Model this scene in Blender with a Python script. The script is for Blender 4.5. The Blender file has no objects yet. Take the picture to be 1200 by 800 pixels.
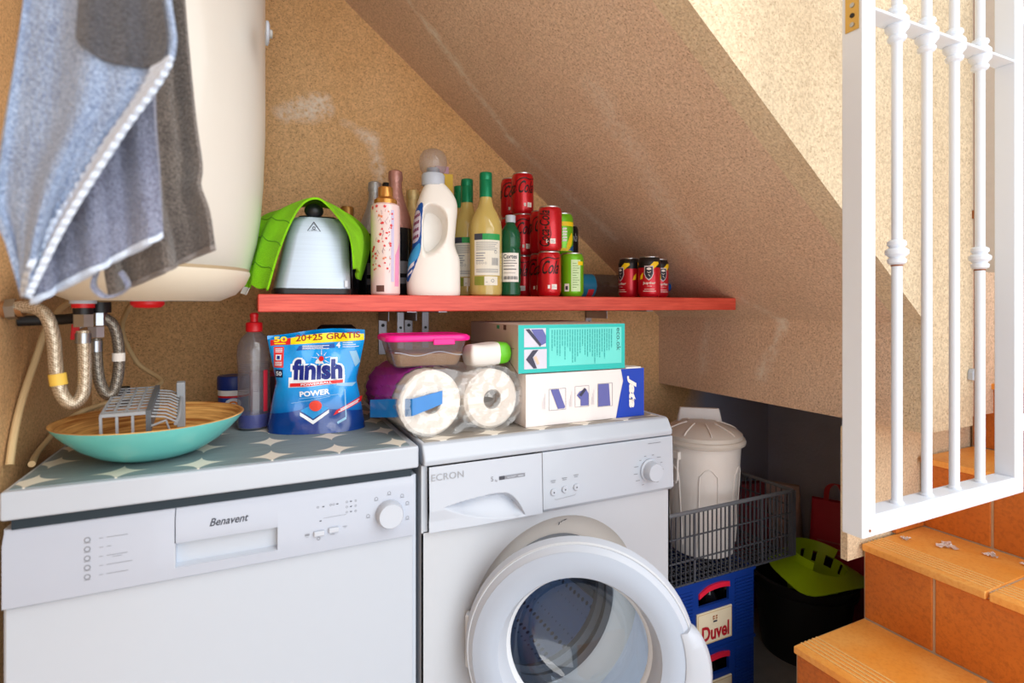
import bpy, bmesh, math, random
from mathutils import Vector, Matrix, noise as mnoise
random.seed(4)
PI = math.pi
SC = bpy.context.scene
COL = SC.collection

# ------------------------------------------------------------------ camera, light, exposure
cam_d = bpy.data.cameras.new('camera')
cam_d.sensor_width = 36.0
cam_d.lens = 19.2
cam_d.shift_y = -0.035
cam_d.clip_start = 0.02
cam = bpy.data.objects.new('camera', cam_d)
COL.objects.link(cam)
cam.location = (-0.282, -0.995, 1.11)
cam.rotation_euler = (PI / 2, 0, -math.atan2(0.429, 0.903))
cam_d.dof.use_dof = True
cam_d.dof.focus_distance = 1.3
cam_d.dof.aperture_fstop = 3.2
SC.camera = cam

world = bpy.data.worlds.new('sky')
SC.world = world
world.use_nodes = True
_bg = world.node_tree.nodes['Background']
_bg.inputs[0].default_value = (0.86, 0.94, 1.0, 1)
_bg.inputs[1].default_value = 1.5

sun_d = bpy.data.lights.new('sun', 'SUN')
sun_d.energy = 3.1
sun_d.angle = math.radians(50)
sun_d.color = (1.0, 0.97, 0.92)
sun = bpy.data.objects.new('sun', sun_d)
COL.objects.link(sun)
sun.rotation_euler = Vector((-0.45, 0.66, -0.62)).to_track_quat('-Z', 'Y').to_euler()

# unseen fill lamp added behind the camera to brighten the nook
fill_d = bpy.data.lights.new('nook_fill', 'AREA')
fill_d.shape = 'RECTANGLE'
fill_d.size, fill_d.size_y = 3.0, 2.2
fill_d.energy = 62
fill_d.color = (0.97, 0.98, 1.0)
fill = bpy.data.objects.new('nook_fill', fill_d)
COL.objects.link(fill)
fill.location = (0.5, -2.9, 1.0)
fill.rotation_euler = (math.radians(90), 0, 0)

SC.view_settings.view_transform = 'Standard'
SC.view_settings.look = 'None'
SC.view_settings.gamma = 1
SC.view_settings.use_curve_mapping = False
SC.view_settings.exposure = -0.50

# ------------------------------------------------------------------ materials
def lin(c):
    def f(v):
        v /= 255.0
        return v / 12.92 if v <= 0.04045 else ((v + 0.055) / 1.055) ** 2.4
    return (f(c[0]), f(c[1]), f(c[2]), 1.0)

MATS = {}
def mat(name, c, rough=0.5, metal=0.0, noise=0.06, nscale=40, bump=0.0, bscale=300, stretch=(1, 1, 1), trans=0.0, ior=1.45, coat=0.0, alpha=1.0, sheen=0.0, sss=0.0, emit=0.0):
    if name in MATS:
        return MATS[name]
    m = bpy.data.materials.new(name)
    m.use_nodes = True
    nt = m.node_tree
    b = nt.nodes['Principled BSDF']
    b.inputs['Roughness'].default_value = rough
    b.inputs['Metallic'].default_value = metal
    b.inputs['IOR'].default_value = ior
    b.inputs['Transmission Weight'].default_value = trans
    b.inputs['Coat Weight'].default_value = coat
    b.inputs['Alpha'].default_value = alpha
    b.inputs['Sheen Weight'].default_value = sheen
    if sss:
        b.inputs['Subsurface Weight'].default_value = sss
        b.inputs['Subsurface Radius'].default_value = (0.01, 0.01, 0.01)
    tc = nt.nodes.new('ShaderNodeTexCoord')
    mp = nt.nodes.new('ShaderNodeMapping')
    mp.inputs['Scale'].default_value = stretch
    nt.links.new(tc.outputs['Object'], mp.inputs[0])
    nz = nt.nodes.new('ShaderNodeTexNoise')
    nz.inputs['Scale'].default_value = nscale
    nz.inputs['Detail'].default_value = 5
    nt.links.new(mp.outputs[0], nz.inputs['Vector'])
    rp = nt.nodes.new('ShaderNodeMix')
    rp.data_type = 'RGBA'
    L = lin(c)
    rp.inputs[6].default_value = tuple(max(0, v * (1 - noise)) for v in L[:3]) + (1,)
    rp.inputs[7].default_value = tuple(min(1, v * (1 + noise)) for v in L[:3]) + (1,)
    nt.links.new(nz.outputs['Fac'], rp.inputs[0])
    nt.links.new(rp.outputs[2], b.inputs['Base Color'])
    if emit:
        b.inputs['Emission Strength'].default_value = emit
    if bump:
        n2 = nt.nodes.new('ShaderNodeTexNoise')
        n2.inputs['Scale'].default_value = bscale
        n2.inputs['Detail'].default_value = 3
        nt.links.new(mp.outputs[0], n2.inputs['Vector'])
        bp = nt.nodes.new('ShaderNodeBump')
        bp.inputs['Strength'].default_value = bump
        bp.inputs['Distance'].default_value = 0.004
        nt.links.new(n2.outputs['Fac'], bp.inputs['Height'])
        nt.links.new(bp.outputs[0], b.inputs['Normal'])
    MATS[name] = m
    return m

class NT:
    """small node-graph helper"""
    def __init__(s, m):
        s.nt = m.node_tree
        s.b = s.nt.nodes['Principled BSDF']
    def n(s, t, **k):
        x = s.nt.nodes.new(t)
        for a, v in k.items():
            setattr(x, a, v)
        return x
    def l(s, a, b):
        s.nt.links.new(a, b)
    def math(s, op, a, b=None, c=None, clamp=False):
        x = s.n('ShaderNodeMath', operation=op)
        x.use_clamp = clamp
        for i, v in enumerate((a, b, c)):
            if v is None:
                continue
            if isinstance(v, (int, float)):
                x.inputs[i].default_value = v
            else:
                s.l(v, x.inputs[i])
        return x.outputs[0]
    def mix(s, f, a, b):
        x = s.n('ShaderNodeMix', data_type='RGBA')
        for i, v in ((0, f), (6, a), (7, b)):
            if isinstance(v, (int, float)):
                x.inputs[i].default_value = v
            elif isinstance(v, tuple):
                x.inputs[i].default_value = v
            else:
                s.l(v, x.inputs[i])
        return x.outputs[2]
    def noise(s, vec, scale, detail=4, rough=0.5):
        x = s.n('ShaderNodeTexNoise')
        x.inputs['Scale'].default_value = scale
        x.inputs['Detail'].default_value = detail
        x.inputs['Roughness'].default_value = rough
        s.l(vec, x.inputs['Vector'])
        return x.outputs['Fac']
    def ramp(s, f, lo, hi):
        x = s.n('ShaderNodeMapRange')
        x.inputs[1].default_value = lo
        x.inputs[2].default_value = hi
        s.l(f, x.inputs[0])
        return x.outputs[0]

def new_mat(name, rough=0.5):
    m = bpy.data.materials.new(name)
    m.use_nodes = True
    g = NT(m)
    g.b.inputs['Roughness'].default_value = rough
    MATS[name] = m
    return m, g

def stucco(name, base, dark, light, streaks=(), dado=None):
    """rough-cast render with fine dark grains; streaks = lime stains ((a, b, width), in object coordinates)"""
    m, g = new_mat(name, 0.92)
    tc = g.n('ShaderNodeTexCoord')
    P = tc.outputs['Object']
    big = g.ramp(g.noise(P, 3.2, 4), 0.35, 0.68)
    fine = g.ramp(g.noise(P, 330, 3, 0.6), 0.57, 0.68)
    mid = g.ramp(g.noise(P, 170, 2), 0.35, 0.65)
    col = g.mix(big, lin(base), lin(light))
    sh = g.mix(mid, (0.86, 0.84, 0.81, 1), (1.09, 1.09, 1.09, 1))
    mul = g.n('ShaderNodeMix', data_type='RGBA', blend_type='MULTIPLY')
    mul.inputs[0].default_value = 1
    g.l(col, mul.inputs[6]); g.l(sh, mul.inputs[7])
    col = g.mix(g.math('MULTIPLY', fine, 0.72), mul.outputs[2], lin(dark))
    wob = g.noise(P, 9, 3)
    for a, b, w, amt in streaks:
        a, b = Vector(a), Vector(b)
        d = b - a
        L = d.length
        d.normalize()
        sub = g.n('ShaderNodeVectorMath', operation='SUBTRACT')
        g.l(P, sub.inputs[0]); sub.inputs[1].default_value = a
        dot = g.n('ShaderNodeVectorMath', operation='DOT_PRODUCT')
        g.l(sub.outputs[0], dot.inputs[0]); dot.inputs[1].default_value = d
        t = g.math('MINIMUM', g.math('MAXIMUM', dot.outputs['Value'], 0.0), L)
        sc = g.n('ShaderNodeVectorMath', operation='SCALE')
        sc.inputs[0].default_value = d
        g.l(t, sc.inputs['Scale'])
        s2 = g.n('ShaderNodeVectorMath', operation='SUBTRACT')
        g.l(sub.outputs[0], s2.inputs[0]); g.l(sc.outputs[0], s2.inputs[1])
        ln = g.n('ShaderNodeVectorMath', operation='LENGTH')
        g.l(s2.outputs[0], ln.inputs[0])
        dd = g.math('ADD', ln.outputs['Value'], g.math('MULTIPLY', g.math('SUBTRACT', wob, 0.5), w * 2.2))
        f = g.math('MULTIPLY', g.math('SUBTRACT', 1.0, g.math('DIVIDE', dd, w), clamp=True), amt)
        f = g.math('MULTIPLY', f, g.ramp(g.noise(P, 70, 3), 0.3, 0.6), clamp=True)
        col = g.mix(f, col, lin((240, 230, 216)))
    if dado:
        sx = g.n('ShaderNodeSeparateXYZ')
        g.l(P, sx.inputs[0])
        f = g.math('MULTIPLY', g.ramp(g.math('ADD', sx.outputs[0], g.math('MULTIPLY', wob, 0.1)), dado[0] - 0.06, dado[0] + 0.06), g.ramp(sx.outputs[2], dado[1] + 0.004, dado[1] - 0.004))
        col = g.mix(f, col, lin((166, 170, 196)))
    g.l(col, g.b.inputs['Base Color'])
    bp = g.n('ShaderNodeBump')
    bp.inputs['Strength'].default_value = 0.55
    bp.inputs['Distance'].default_value = 0.004
    h = g.math('ADD', g.noise(P, 150, 4, 0.6), g.math('MULTIPLY', fine, -0.4))
    g.l(h, bp.inputs['Height'])
    g.l(bp.outputs[0], g.b.inputs['Normal'])
    return m

TAN, TAND, TANL = (216, 171, 118), (116, 78, 46), (228, 187, 138)
def soffit_pt(x, y):
    return (x, y, 1.07 + 0.8 * (1.095 - x))
M_WALL = stucco('ochre_render', TAN, TAND, TANL,
                streaks=[((-.21, .62, 1.63), (-.12, .62, 1.665), .05, .9), ((-.03, .62, 1.63), (.035, .62, 1.595), .03, .7), ((.035, .62, 1.595), (.058, .62, 1.48), .03, .7)], dado=(1.33, 0.82))
M_SOFFIT = stucco('ochre_render_soffit', (224, 194, 168), (136, 100, 74), (232, 206, 182),
                  streaks=[((.06, .37, 1.90), (.141, .391, 1.833), .022, 1.0), ((.141, .391, 1.833), (.424, .492, 1.607), .024, .9), ((.424, .492, 1.607), (.776, .46, 1.325), .03, .6),
                           ((1.095, .087, 1.06), (1.095, .124, .98), .022, 1.0), ((1.095, .124, .98), (1.095, .169, .90), .03, .9), ((1.02, .166, 1.13), (1.095, .09, 1.06), .022, .6), ((1.095, .377, 1.05), (1.095, .40, .90), .03, .45), ((.435, .057, 1.598), (.869, .181, 1.251), .05, .4)])
M_OUT = stucco('ochre_render_outer', (224, 203, 172), (168, 134, 98), (230, 212, 182))
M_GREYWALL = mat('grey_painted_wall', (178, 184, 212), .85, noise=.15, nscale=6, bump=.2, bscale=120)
M_PALE = mat('pale_plaster', (228, 218, 204), .9, bump=.2, bscale=200)
M_FLOOR = mat('grey_concrete', (120, 120, 122), .8, noise=.25, nscale=14, bump=.25, bscale=90)
M_PATIO = mat('patio_paving', (216, 214, 210), .8, noise=.15, nscale=5)
M_WHITE = mat('appliance_white', (180, 189, 202), .28, noise=.01, coat=.25)
M_WARM = mat('appliance_cabinet_white', (184, 190, 199), .35, noise=.015)
M_PLAST = mat('white_plastic', (184, 192, 205), .38, noise=.01)
M_GREYPL = mat('light_grey_plastic', (206, 212, 220), .35, noise=.01)
M_DGREY = mat('dark_rubber', (52, 54, 58), .55)
M_BLACK = mat('black_plastic', (24, 24, 27), .4, noise=.1)
M_INK = mat('dark_ink', (58, 62, 74), .5)
M_INKL = mat('grey_ink', (130, 134, 144), .5)
M_GAP = mat('dark_teal_gap', (22, 40, 52), .6)
M_STEEL = mat('steel', (170, 174, 180), .28, 1.0, noise=.06, nscale=60, stretch=(1, 1, 12))
M_GALV = mat('galvanised_steel', (186, 186, 196), .42, .85, noise=.12, nscale=50)
M_GATE = mat('gate_white_paint', (228, 236, 248), .42, noise=.01)
M_BRASS = mat('brass', (204, 168, 96), .35, .8)
M_RUST = mat('rust', (150, 90, 50), .8, noise=.3, nscale=100)
M_CREAM = mat('cream_enamel', (220, 216, 208), .3, noise=.01, coat=.2)
M_GREYBASE = mat('grey_boiler_underside', (176, 172, 166), .5)
M_REDP = mat('red_plastic', (214, 24, 34), .35)
M_PAPER = mat('paper_white', (238, 234, 228), .8)

def wood_red():
    m, g = new_mat('red_painted_wood', .45)
    tc = g.n('ShaderNodeTexCoord')
    mp = g.n('ShaderNodeMapping')
    mp.inputs['Scale'].default_value = (3, 40, 60)
    g.l(tc.outputs['Object'], mp.inputs[0])
    f = g.ramp(g.noise(mp.outputs[0], 3, 5, .6), .3, .7)
    g.l(g.mix(f, lin((186, 52, 38)), lin((226, 92, 72))), g.b.inputs['Base Color'])
    return m
M_SHELF = wood_red()

def terracotta(name, a, b, c):
    m, g = new_mat(name, .42)
    tc = g.n('ShaderNodeTexCoord')
    P = tc.outputs['Object']
    mp = g.n('ShaderNodeMapping')
    mp.inputs['Scale'].default_value = (1, 1, 1)
    g.l(P, mp.inputs[0])
    oi = g.n('ShaderNodeObjectInfo')
    f = g.ramp(g.noise(P, 7, 5, .55), .3, .7)
    f2 = g.ramp(g.noise(P, 120, 3, .6), .45, .7)
    col = g.mix(f, lin(a), lin(b))
    col = g.mix(g.math('MULTIPLY', f2, .5), col, lin(c))
    hv = g.n('ShaderNodeHueSaturation')
    g.l(col, hv.inputs['Color'])
    g.l(g.math('ADD', .92, g.math('MULTIPLY', oi.outputs['Random'], .16)), hv.inputs['Value'])
    g.l(hv.outputs[0], g.b.inputs['Base Color'])
    bp = g.n('ShaderNodeBump')
    bp.inputs['Strength'].default_value = .12
    bp.inputs['Distance'].default_value = .003
    g.l(g.noise(P, 90, 3), bp.inputs['Height'])
    g.l(bp.outputs[0], g.b.inputs['Normal'])
    return m
M_TREAD = terracotta('terracotta_tread', (246, 160, 62), (250, 184, 98), (230, 140, 54))
M_RISER = terracotta('terracotta_riser', (196, 104, 34), (214, 124, 46), (160, 82, 30))
M_GROUT = mat('grout', (206, 184, 158), .9, noise=.2, nscale=60)

def star_mat(name, ground, star, x0, y0, flip):
    m, g = new_mat(name, .55)
    tc = g.n('ShaderNodeTexCoord')
    sx = g.n('ShaderNodeSeparateXYZ')
    g.l(tc.outputs['Object'], sx.inputs[0])
    T = .108
    ax = g.math('ABSOLUTE', g.math('SUBTRACT', g.math('FRACT', g.math('ADD', g.math('DIVIDE', g.math('SUBTRACT', sx.outputs[0], x0), T), .5)), .5))
    ay = g.math('ABSOLUTE', g.math('SUBTRACT', g.math('FRACT', g.math('ADD', g.math('DIVIDE', g.math('SUBTRACT', sx.outputs[1], y0), T), .5)), .5))
    e = g.math('ADD', g.math('POWER', ax, .55), g.math('POWER', ay, .55))
    f = g.ramp(e, .60, .575)
    mp = g.n('ShaderNodeMapping')
    mp.inputs['Scale'].default_value = (2, 60, 1) if flip else (60, 2, 1)
    g.l(tc.outputs['Object'], mp.inputs[0])
    lin_f = g.ramp(g.noise(mp.outputs[0], 8, 3), .3, .7)
    gd = lin(ground)
    col = g.mix(lin_f, tuple(v * .8 for v in gd[:3]) + (1,), tuple(v * 1.15 for v in gd[:3]) + (1,))
    g.l(g.mix(f, col, lin(star)), g.b.inputs['Base Color'])
    return m
M_MAT1 = star_mat('star_pattern_vinyl', (126, 142, 146), (228, 222, 208), -.276, .034, True)
M_MAT2 = star_mat('star_pattern_vinyl_taupe', (150, 144, 136), (230, 224, 212), -.250, .030, True)

def bamboo():
    m, g = new_mat('bamboo_rings', .35)
    tc = g.n('ShaderNodeTexCoord')
    sx = g.n('ShaderNodeSeparateXYZ')
    g.l(tc.outputs['Object'], sx.inputs[0])
    mp = g.n('ShaderNodeMapping')
    mp.inputs['Scale'].default_value = (8, 8, 260)
    g.l(tc.outputs['Object'], mp.inputs[0])
    f = g.ramp(g.noise(mp.outputs[0], 1.0, 4, .6), .38, .66)
    g.l(g.mix(f, lin((156, 96, 44)), lin((236, 184, 108))), g.b.inputs['Base Color'])
    return m
M_BAMBOO = bamboo()
M_TEAL = mat('teal_lacquer', (104, 196, 192), .3, noise=.06, nscale=12, coat=.3)

def terry(name, a, b, scale=1.0, sheen=.3):
    m, g = new_mat(name, 1.0)
    g.b.inputs['Sheen Weight'].default_value = sheen
    tc = g.n('ShaderNodeTexCoord')
    P = tc.outputs['Object']
    f = g.ramp(g.noise(P, 420 * scale, 3, .7), .35, .65)
    f2 = g.ramp(g.noise(P, 14, 3), .35, .65)
    col = g.mix(f, lin(a), lin(b))
    mul = g.n('ShaderNodeMix', data_type='RGBA', blend_type='MULTIPLY')
    mul.inputs[0].default_value = 1
    g.l(col, mul.inputs[6])
    g.l(g.mix(f2, (.82, .82, .84, 1), (1.08, 1.08, 1.06, 1)), mul.inputs[7])
    g.l(mul.outputs[2], g.b.inputs['Base Color'])
    bp = g.n('ShaderNodeBump')
    bp.inputs['Strength'].default_value = .9
    bp.inputs['Distance'].default_value = .004
    g.l(g.noise(P, 330 * scale, 3, .6), bp.inputs['Height'])
    g.l(bp.outputs[0], g.b.inputs['Normal'])
    return m
M_TOWB = terry('blue_grey_terry', (104, 122, 158), (178, 196, 224))
M_TOWB2 = terry('grey_lilac_terry', (98, 100, 122), (150, 156, 180))
M_TOWSHADE = terry('towel_fold_shade', (54, 54, 60), (88, 88, 96))  # dark tone painted for the shade in the towel's fold
M_TOWD = terry('dark_taupe_terry', (70, 62, 58), (128, 116, 108))
M_HEM = mat('towel_hem', (206, 218, 236), .9, noise=.2, nscale=300, bump=.5, bscale=500)
M_LIME = terry('lime_microfibre', (128, 214, 0), (158, 236, 4), 1.6, 0)
def braid(name, a, b, metal):
    m, g = new_mat(name, .38)
    g.b.inputs['Metallic'].default_value = metal
    tc = g.n('ShaderNodeTexCoord')
    w = g.n('ShaderNodeTexChecker')
    w.inputs['Scale'].default_value = 420
    mp = g.n('ShaderNodeMapping')
    mp.inputs['Rotation'].default_value = (.8, .6, .78)
    g.l(tc.outputs['Object'], mp.inputs[0])
    g.l(mp.outputs[0], w.inputs['Vector'])
    w.inputs['Color1'].default_value = lin(a)
    w.inputs['Color2'].default_value = lin(b)
    g.l(w.outputs['Color'], g.b.inputs['Base Color'])
    return m
M_BRAID = braid('braided_steel_hose', (214, 200, 178), (150, 134, 112), .5)
M_BRAID2 = braid('dark_braided_hose', (150, 142, 130), (86, 78, 70), .5)
def perforated():
    m, g = new_mat('perforated_drum_steel', .32)
    g.b.inputs['Metallic'].default_value = .75
    tc = g.n('ShaderNodeTexCoord')
    v = g.n('ShaderNodeTexVoronoi')
    v.inputs['Scale'].default_value = 50
    v.inputs['Randomness'].default_value = 0
    mp = g.n('ShaderNodeMapping')
    mp.inputs['Rotation'].default_value = (.0, .0, .0)
    g.l(tc.outputs['Object'], mp.inputs[0])
    g.l(mp.outputs[0], v.inputs['Vector'])
    f = g.ramp(v.outputs['Distance'], .22, .32)
    g.l(g.mix(f, lin((60, 74, 96)), lin((168, 184, 208))), g.b.inputs['Base Color'])
    return m
M_DRUM = perforated()
def thin_glass(name, tint, rough=.02, refl=.12, body=0.0, bcol=(230, 230, 232)):
    """clear sheet: see-through, a little milky body, brighter reflection at grazing angles"""
    m = bpy.data.materials.new(name)
    m.use_nodes = True
    nt = m.node_tree
    nt.nodes.remove(nt.nodes['Principled BSDF'])
    out = nt.nodes['Material Output']
    tr = nt.nodes.new('ShaderNodeBsdfTransparent')
    tr.inputs[0].default_value = lin(tint)
    df = nt.nodes.new('ShaderNodeBsdfDiffuse')
    df.inputs[0].default_value = lin(bcol)
    tl = nt.nodes.new('ShaderNodeBsdfTranslucent')
    tl.inputs[0].default_value = lin(bcol)
    m0 = nt.nodes.new('ShaderNodeMixShader')
    m0.inputs[0].default_value = .5
    nt.links.new(df.outputs[0], m0.inputs[1])
    nt.links.new(tl.outputs[0], m0.inputs[2])
    m1 = nt.nodes.new('ShaderNodeMixShader')
    m1.inputs[0].default_value = body
    nt.links.new(tr.outputs[0], m1.inputs[1])
    nt.links.new(m0.outputs[0], m1.inputs[2])
    gl = nt.nodes.new('ShaderNodeBsdfGlossy')
    gl.inputs['Roughness'].default_value = rough
    fr = nt.nodes.new('ShaderNodeLayerWeight')
    fr.inputs[0].default_value = .5
    pw = nt.nodes.new('ShaderNodeMath')
    pw.operation = 'POWER'
    pw.inputs[1].default_value = 3.5
    nt.links.new(fr.outputs['Facing'], pw.inputs[0])
    ad = nt.nodes.new('ShaderNodeMath')
    ad.operation = 'MULTIPLY_ADD'
    ad.inputs[1].default_value = .5
    ad.inputs[2].default_value = refl
    nt.links.new(pw.outputs[0], ad.inputs[0])
    mx = nt.nodes.new('ShaderNodeMixShader')
    nt.links.new(ad.outputs[0], mx.inputs[0])
    nt.links.new(m1.outputs[0], mx.inputs[1])
    nt.links.new(gl.outputs[0], mx.inputs[2])
    nt.links.new(mx.outputs[0], out.inputs[0])
    MATS[name] = m
    return m
M_PORT = thin_glass('porthole_glass', (206, 222, 238), .02, .07)
M_CLEARW = thin_glass('milky_clear_plastic', (244, 240, 242), .15, .06, .16, (214, 204, 210))
M_WRAP = thin_glass('plastic_wrap', (250, 249, 248), .10, .09, .16, (236, 234, 232))
M_GREENGL = mat('green_bottle_plastic', (20, 110, 72), .12, trans=.45, noise=.05)
M_WINEGL = mat('pale_yellow_wine_glass', (214, 190, 110), .08, trans=.25, noise=.03, coat=.5)
M_DARKGL = mat('dark_bottle_glass', (26, 26, 30), .1, noise=.05, coat=.5)
M_CANRED = mat('red_can_metal', (196, 14, 30), .3, .35, noise=.03, coat=.3)
M_ALU = mat('aluminium', (205, 205, 210), .3, .95, noise=.04)

# ------------------------------------------------------------------ mesh helpers
class MB:
    def __init__(s):
        s.bm = bmesh.new()
        s.M = Matrix.Identity(4)
    def _f(s, vs, face=None):
        try:
            return s.bm.faces.new(vs)
        except ValueError:
            return None
    def v(s, p):
        return s.bm.verts.new(s.M @ Vector(p))
    def box(s, c, size, rot=None):
        c = Vector(c)
        h = [x / 2 for x in size]
        R = rot if rot is not None else Matrix.Identity(3)
        vs = [s.v(c + R @ Vector((sx * h[0], sy * h[1], sz * h[2]))) for sx in (-1, 1) for sy in (-1, 1) for sz in (-1, 1)]
        for q in ((0, 1, 3, 2), (4, 6, 7, 5), (0, 4, 5, 1), (2, 3, 7, 6), (0, 2, 6, 4), (1, 5, 7, 3)):
            s._f([vs[i] for i in q])
        return s
    def bx(s, x0, x1, y0, y1, z0, z1):
        return s.box(((x0 + x1) / 2, (y0 + y1) / 2, (z0 + z1) / 2), (x1 - x0, y1 - y0, z1 - z0))
    def ring_loft(s, rings, cap0=True, cap1=True, closed=True):
        R = [[s.v(p) for p in r] for r in rings]
        n = len(R[0])
        for a, b in zip(R, R[1:]):
            for i in range(n if closed else n - 1):
                j = (i + 1) % n
                s._f((a[i], a[j], b[j], b[i]))
        if cap0:
            s._f(list(reversed(R[0])))
        if cap1:
            s._f(R[-1])
        return s
    def lathe(s, prof, c=(0, 0, 0), axis='Z', n=32, a0=0, a1=2 * PI, cap=True):
        full = abs(a1 - a0 - 2 * PI) < 1e-6
        m = n if full else n + 1
        cols = []
        for k in range(m):
            a = a0 + (a1 - a0) * k / n
            ca, sa = math.cos(a), math.sin(a)
            col = []
            for r, h in prof:
                p = (r * ca, r * sa, h)
                if axis == 'Y':
                    p = (r * ca, h, r * sa)
                elif axis == 'X':
                    p = (h, r * ca, r * sa)
                col.append((c[0] + p[0], c[1] + p[1], c[2] + p[2]))
            cols.append(col)
        rows = []
        for i, (r, h) in enumerate(prof):
            if r < 1e-6:
                rows.append([s.v(cols[0][i])])
            else:
                rows.append([s.v(cols[k][i]) for k in range(m)])
        for A, B in zip(rows, rows[1:]):
            for k in range(n):
                k2 = (k + 1) % m
                if len(A) == 1 and len(B) == 1:
                    continue
                if len(A) == 1:
                    s._f((A[0], B[k2], B[k]))
                elif len(B) == 1:
                    s._f((A[k], A[k2], B[0]))
                else:
                    s._f((A[k], A[k2], B[k2], B[k]))
        if cap and full:
            if len(rows[0]) > 1:
                s._f(list(reversed(rows[0])))
            if len(rows[-1]) > 1:
                s._f(rows[-1])
        return s
    def cyl(s, p0, p1, r0, r1=None, n=16):
        return s.tube([p0, p1], [r0, r0 if r1 is None else r1], n)
    def tube(s, path, r, n=10, closed=False, cap=True):
        P = [Vector(p) for p in path]
        m = len(P)
        rs = r if isinstance(r, (list, tuple)) else [r] * m
        rings = []
        up = None
        for i in range(m):
            if closed:
                t = P[(i + 1) % m] - P[i - 1]
            else:
                t = P[min(i + 1, m - 1)] - P[max(i - 1, 0)]
            t.normalize()
            if up is None:
                up = t.orthogonal().normalized()
            else:
                up = (up - t * up.dot(t))
                up = up.normalized() if up.length > 1e-6 else t.orthogonal().normalized()
            w = t.cross(up)
            rings.append([P[i] + (up * math.cos(2 * PI * k / n) + w * math.sin(2 * PI * k / n)) * rs[i] for k in range(n)])
        if closed:
            rings.append(rings[0])
            return s.ring_loft(rings, False, False)
        return s.ring_loft(rings, cap, cap)
    def prism(s, poly, axis, a, b):
        """2-D polygon extruded: axis 'X' poly=(y,z); 'Y' poly=(x,z); 'Z' poly=(x,y)"""
        def P(p, h):
            return {'X': (h, p[0], p[1]), 'Y': (p[0], h, p[1]), 'Z': (p[0], p[1], h)}[axis]
        return s.ring_loft([[P(p, a) for p in poly], [P(p, b) for p in poly]])
    def sheet(s, fn, nu, nv):
        G = [[s.v(fn(i / nu, j / nv)) for j in range(nv + 1)] for i in range(nu + 1)]
        for i in range(nu):
            for j in range(nv):
                s._f((G[i][j], G[i + 1][j], G[i + 1][j + 1], G[i][j + 1]))
        return s
    def ball(s, c, r, n=16, m=10):
        rx, ry, rz = r if isinstance(r, (tuple, list)) else (r, r, r)
        prof = [(math.sin(PI * k / m), -math.cos(PI * k / m)) for k in range(m + 1)]
        rows = []
        for q, h in prof:
            if q < 1e-5:
                rows.append([s.v((c[0], c[1], c[2] + h * rz))])
            else:
                rows.append([s.v((c[0] + q * rx * math.cos(2 * PI * k / n), c[1] + q * ry * math.sin(2 * PI * k / n), c[2] + h * rz)) for k in range(n)])
        for A, B in zip(rows, rows[1:]):
            for k in range(n):
                j = (k + 1) % n
                if len(A) == 1:
                    s._f((A[0], B[j], B[k]))
                elif len(B) == 1:
                    s._f((A[k], A[j], B[0]))
                else:
                    s._f((A[k], A[j], B[j], B[k]))
        return s
    def obj(s, name, m, parent=None, bevel=0.0, seg=2, solid=0.0, sub=0, angle=35, normals=True, loc=None):
        bm = s.bm
        if normals:
            bmesh.ops.recalc_face_normals(bm, faces=bm.faces)
        lim = math.radians(angle)
        for e in bm.edges:
            e.smooth = (len(e.link_faces) == 2 and e.calc_face_angle(9) < lim)
        for f in bm.faces:
            f.smooth = True
        me = bpy.data.meshes.new(name)
        bm.to_mesh(me)
        bm.free()
        me.materials.append(m)
        o = bpy.data.objects.new(name, me)
        COL.objects.link(o)
        if parent is not None:
            o.parent = parent
        if loc is not None:
            o.location = loc
        if solid:
            md = o.modifiers.new('thickness', 'SOLIDIFY')
            md.thickness = solid
            md.offset = 0
        if bevel:
            md = o.modifiers.new('edge', 'BEVEL')
            md.width = bevel
            md.segments = seg
            md.limit_method = 'ANGLE'
            md.angle_limit = math.radians(40)
            md.harden_normals = True
        if sub:
            md = o.modifiers.new('smooth', 'SUBSURF')
            md.levels = sub
            md.render_levels = sub
        return o

def catmull(P, k=6, closed=False):
    P = [Vector(p) for p in P]
    out = []
    n = len(P)
    for i in range(n if closed else n - 1):
        if closed:
            a, b, c, d = P[i - 1], P[i], P[(i + 1) % n], P[(i + 2) % n]
        else:
            a, b, c, d = P[max(i - 1, 0)], P[i], P[i + 1], P[min(i + 2, n - 1)]
        for j in range(k):
            t = j / k
            out.append(.5 * ((2 * b) + (c - a) * t + (2 * a - 5 * b + 4 * c - d) * t * t + (3 * b - a - 3 * c + d) * t ** 3))
    if not closed:
        out.append(P[-1])
    return out

def thing(name, label, cat, loc=(0, 0, 0), rz=0, group=None):
    o = bpy.data.objects.new(name, None)
    o.empty_display_size = .05
    COL.objects.link(o)
    o.location = loc
    o.rotation_euler = (0, 0, rz)
    return tag(o, label, cat, group)
def tag(o, label, cat, group=None):
    o['label'] = label
    o['category'] = cat
    if group:
        o['group'] = group
    return o
def struct(o):
    o['kind'] = 'structure'
    return o
def dup(root, loc, rz, label, group=None):
    r = root.copy()
    COL.objects.link(r)
    r.location = loc
    r.rotation_euler = (0, 0, rz)
    r['label'] = label
    if group:
        r['group'] = group
    for ch in list(root.children):
        c = ch.copy()
        COL.objects.link(c)
        c.parent = r
        for g in list(ch.children):
            d = g.copy()
            COL.objects.link(d)
            d.parent = c
    return r

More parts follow.
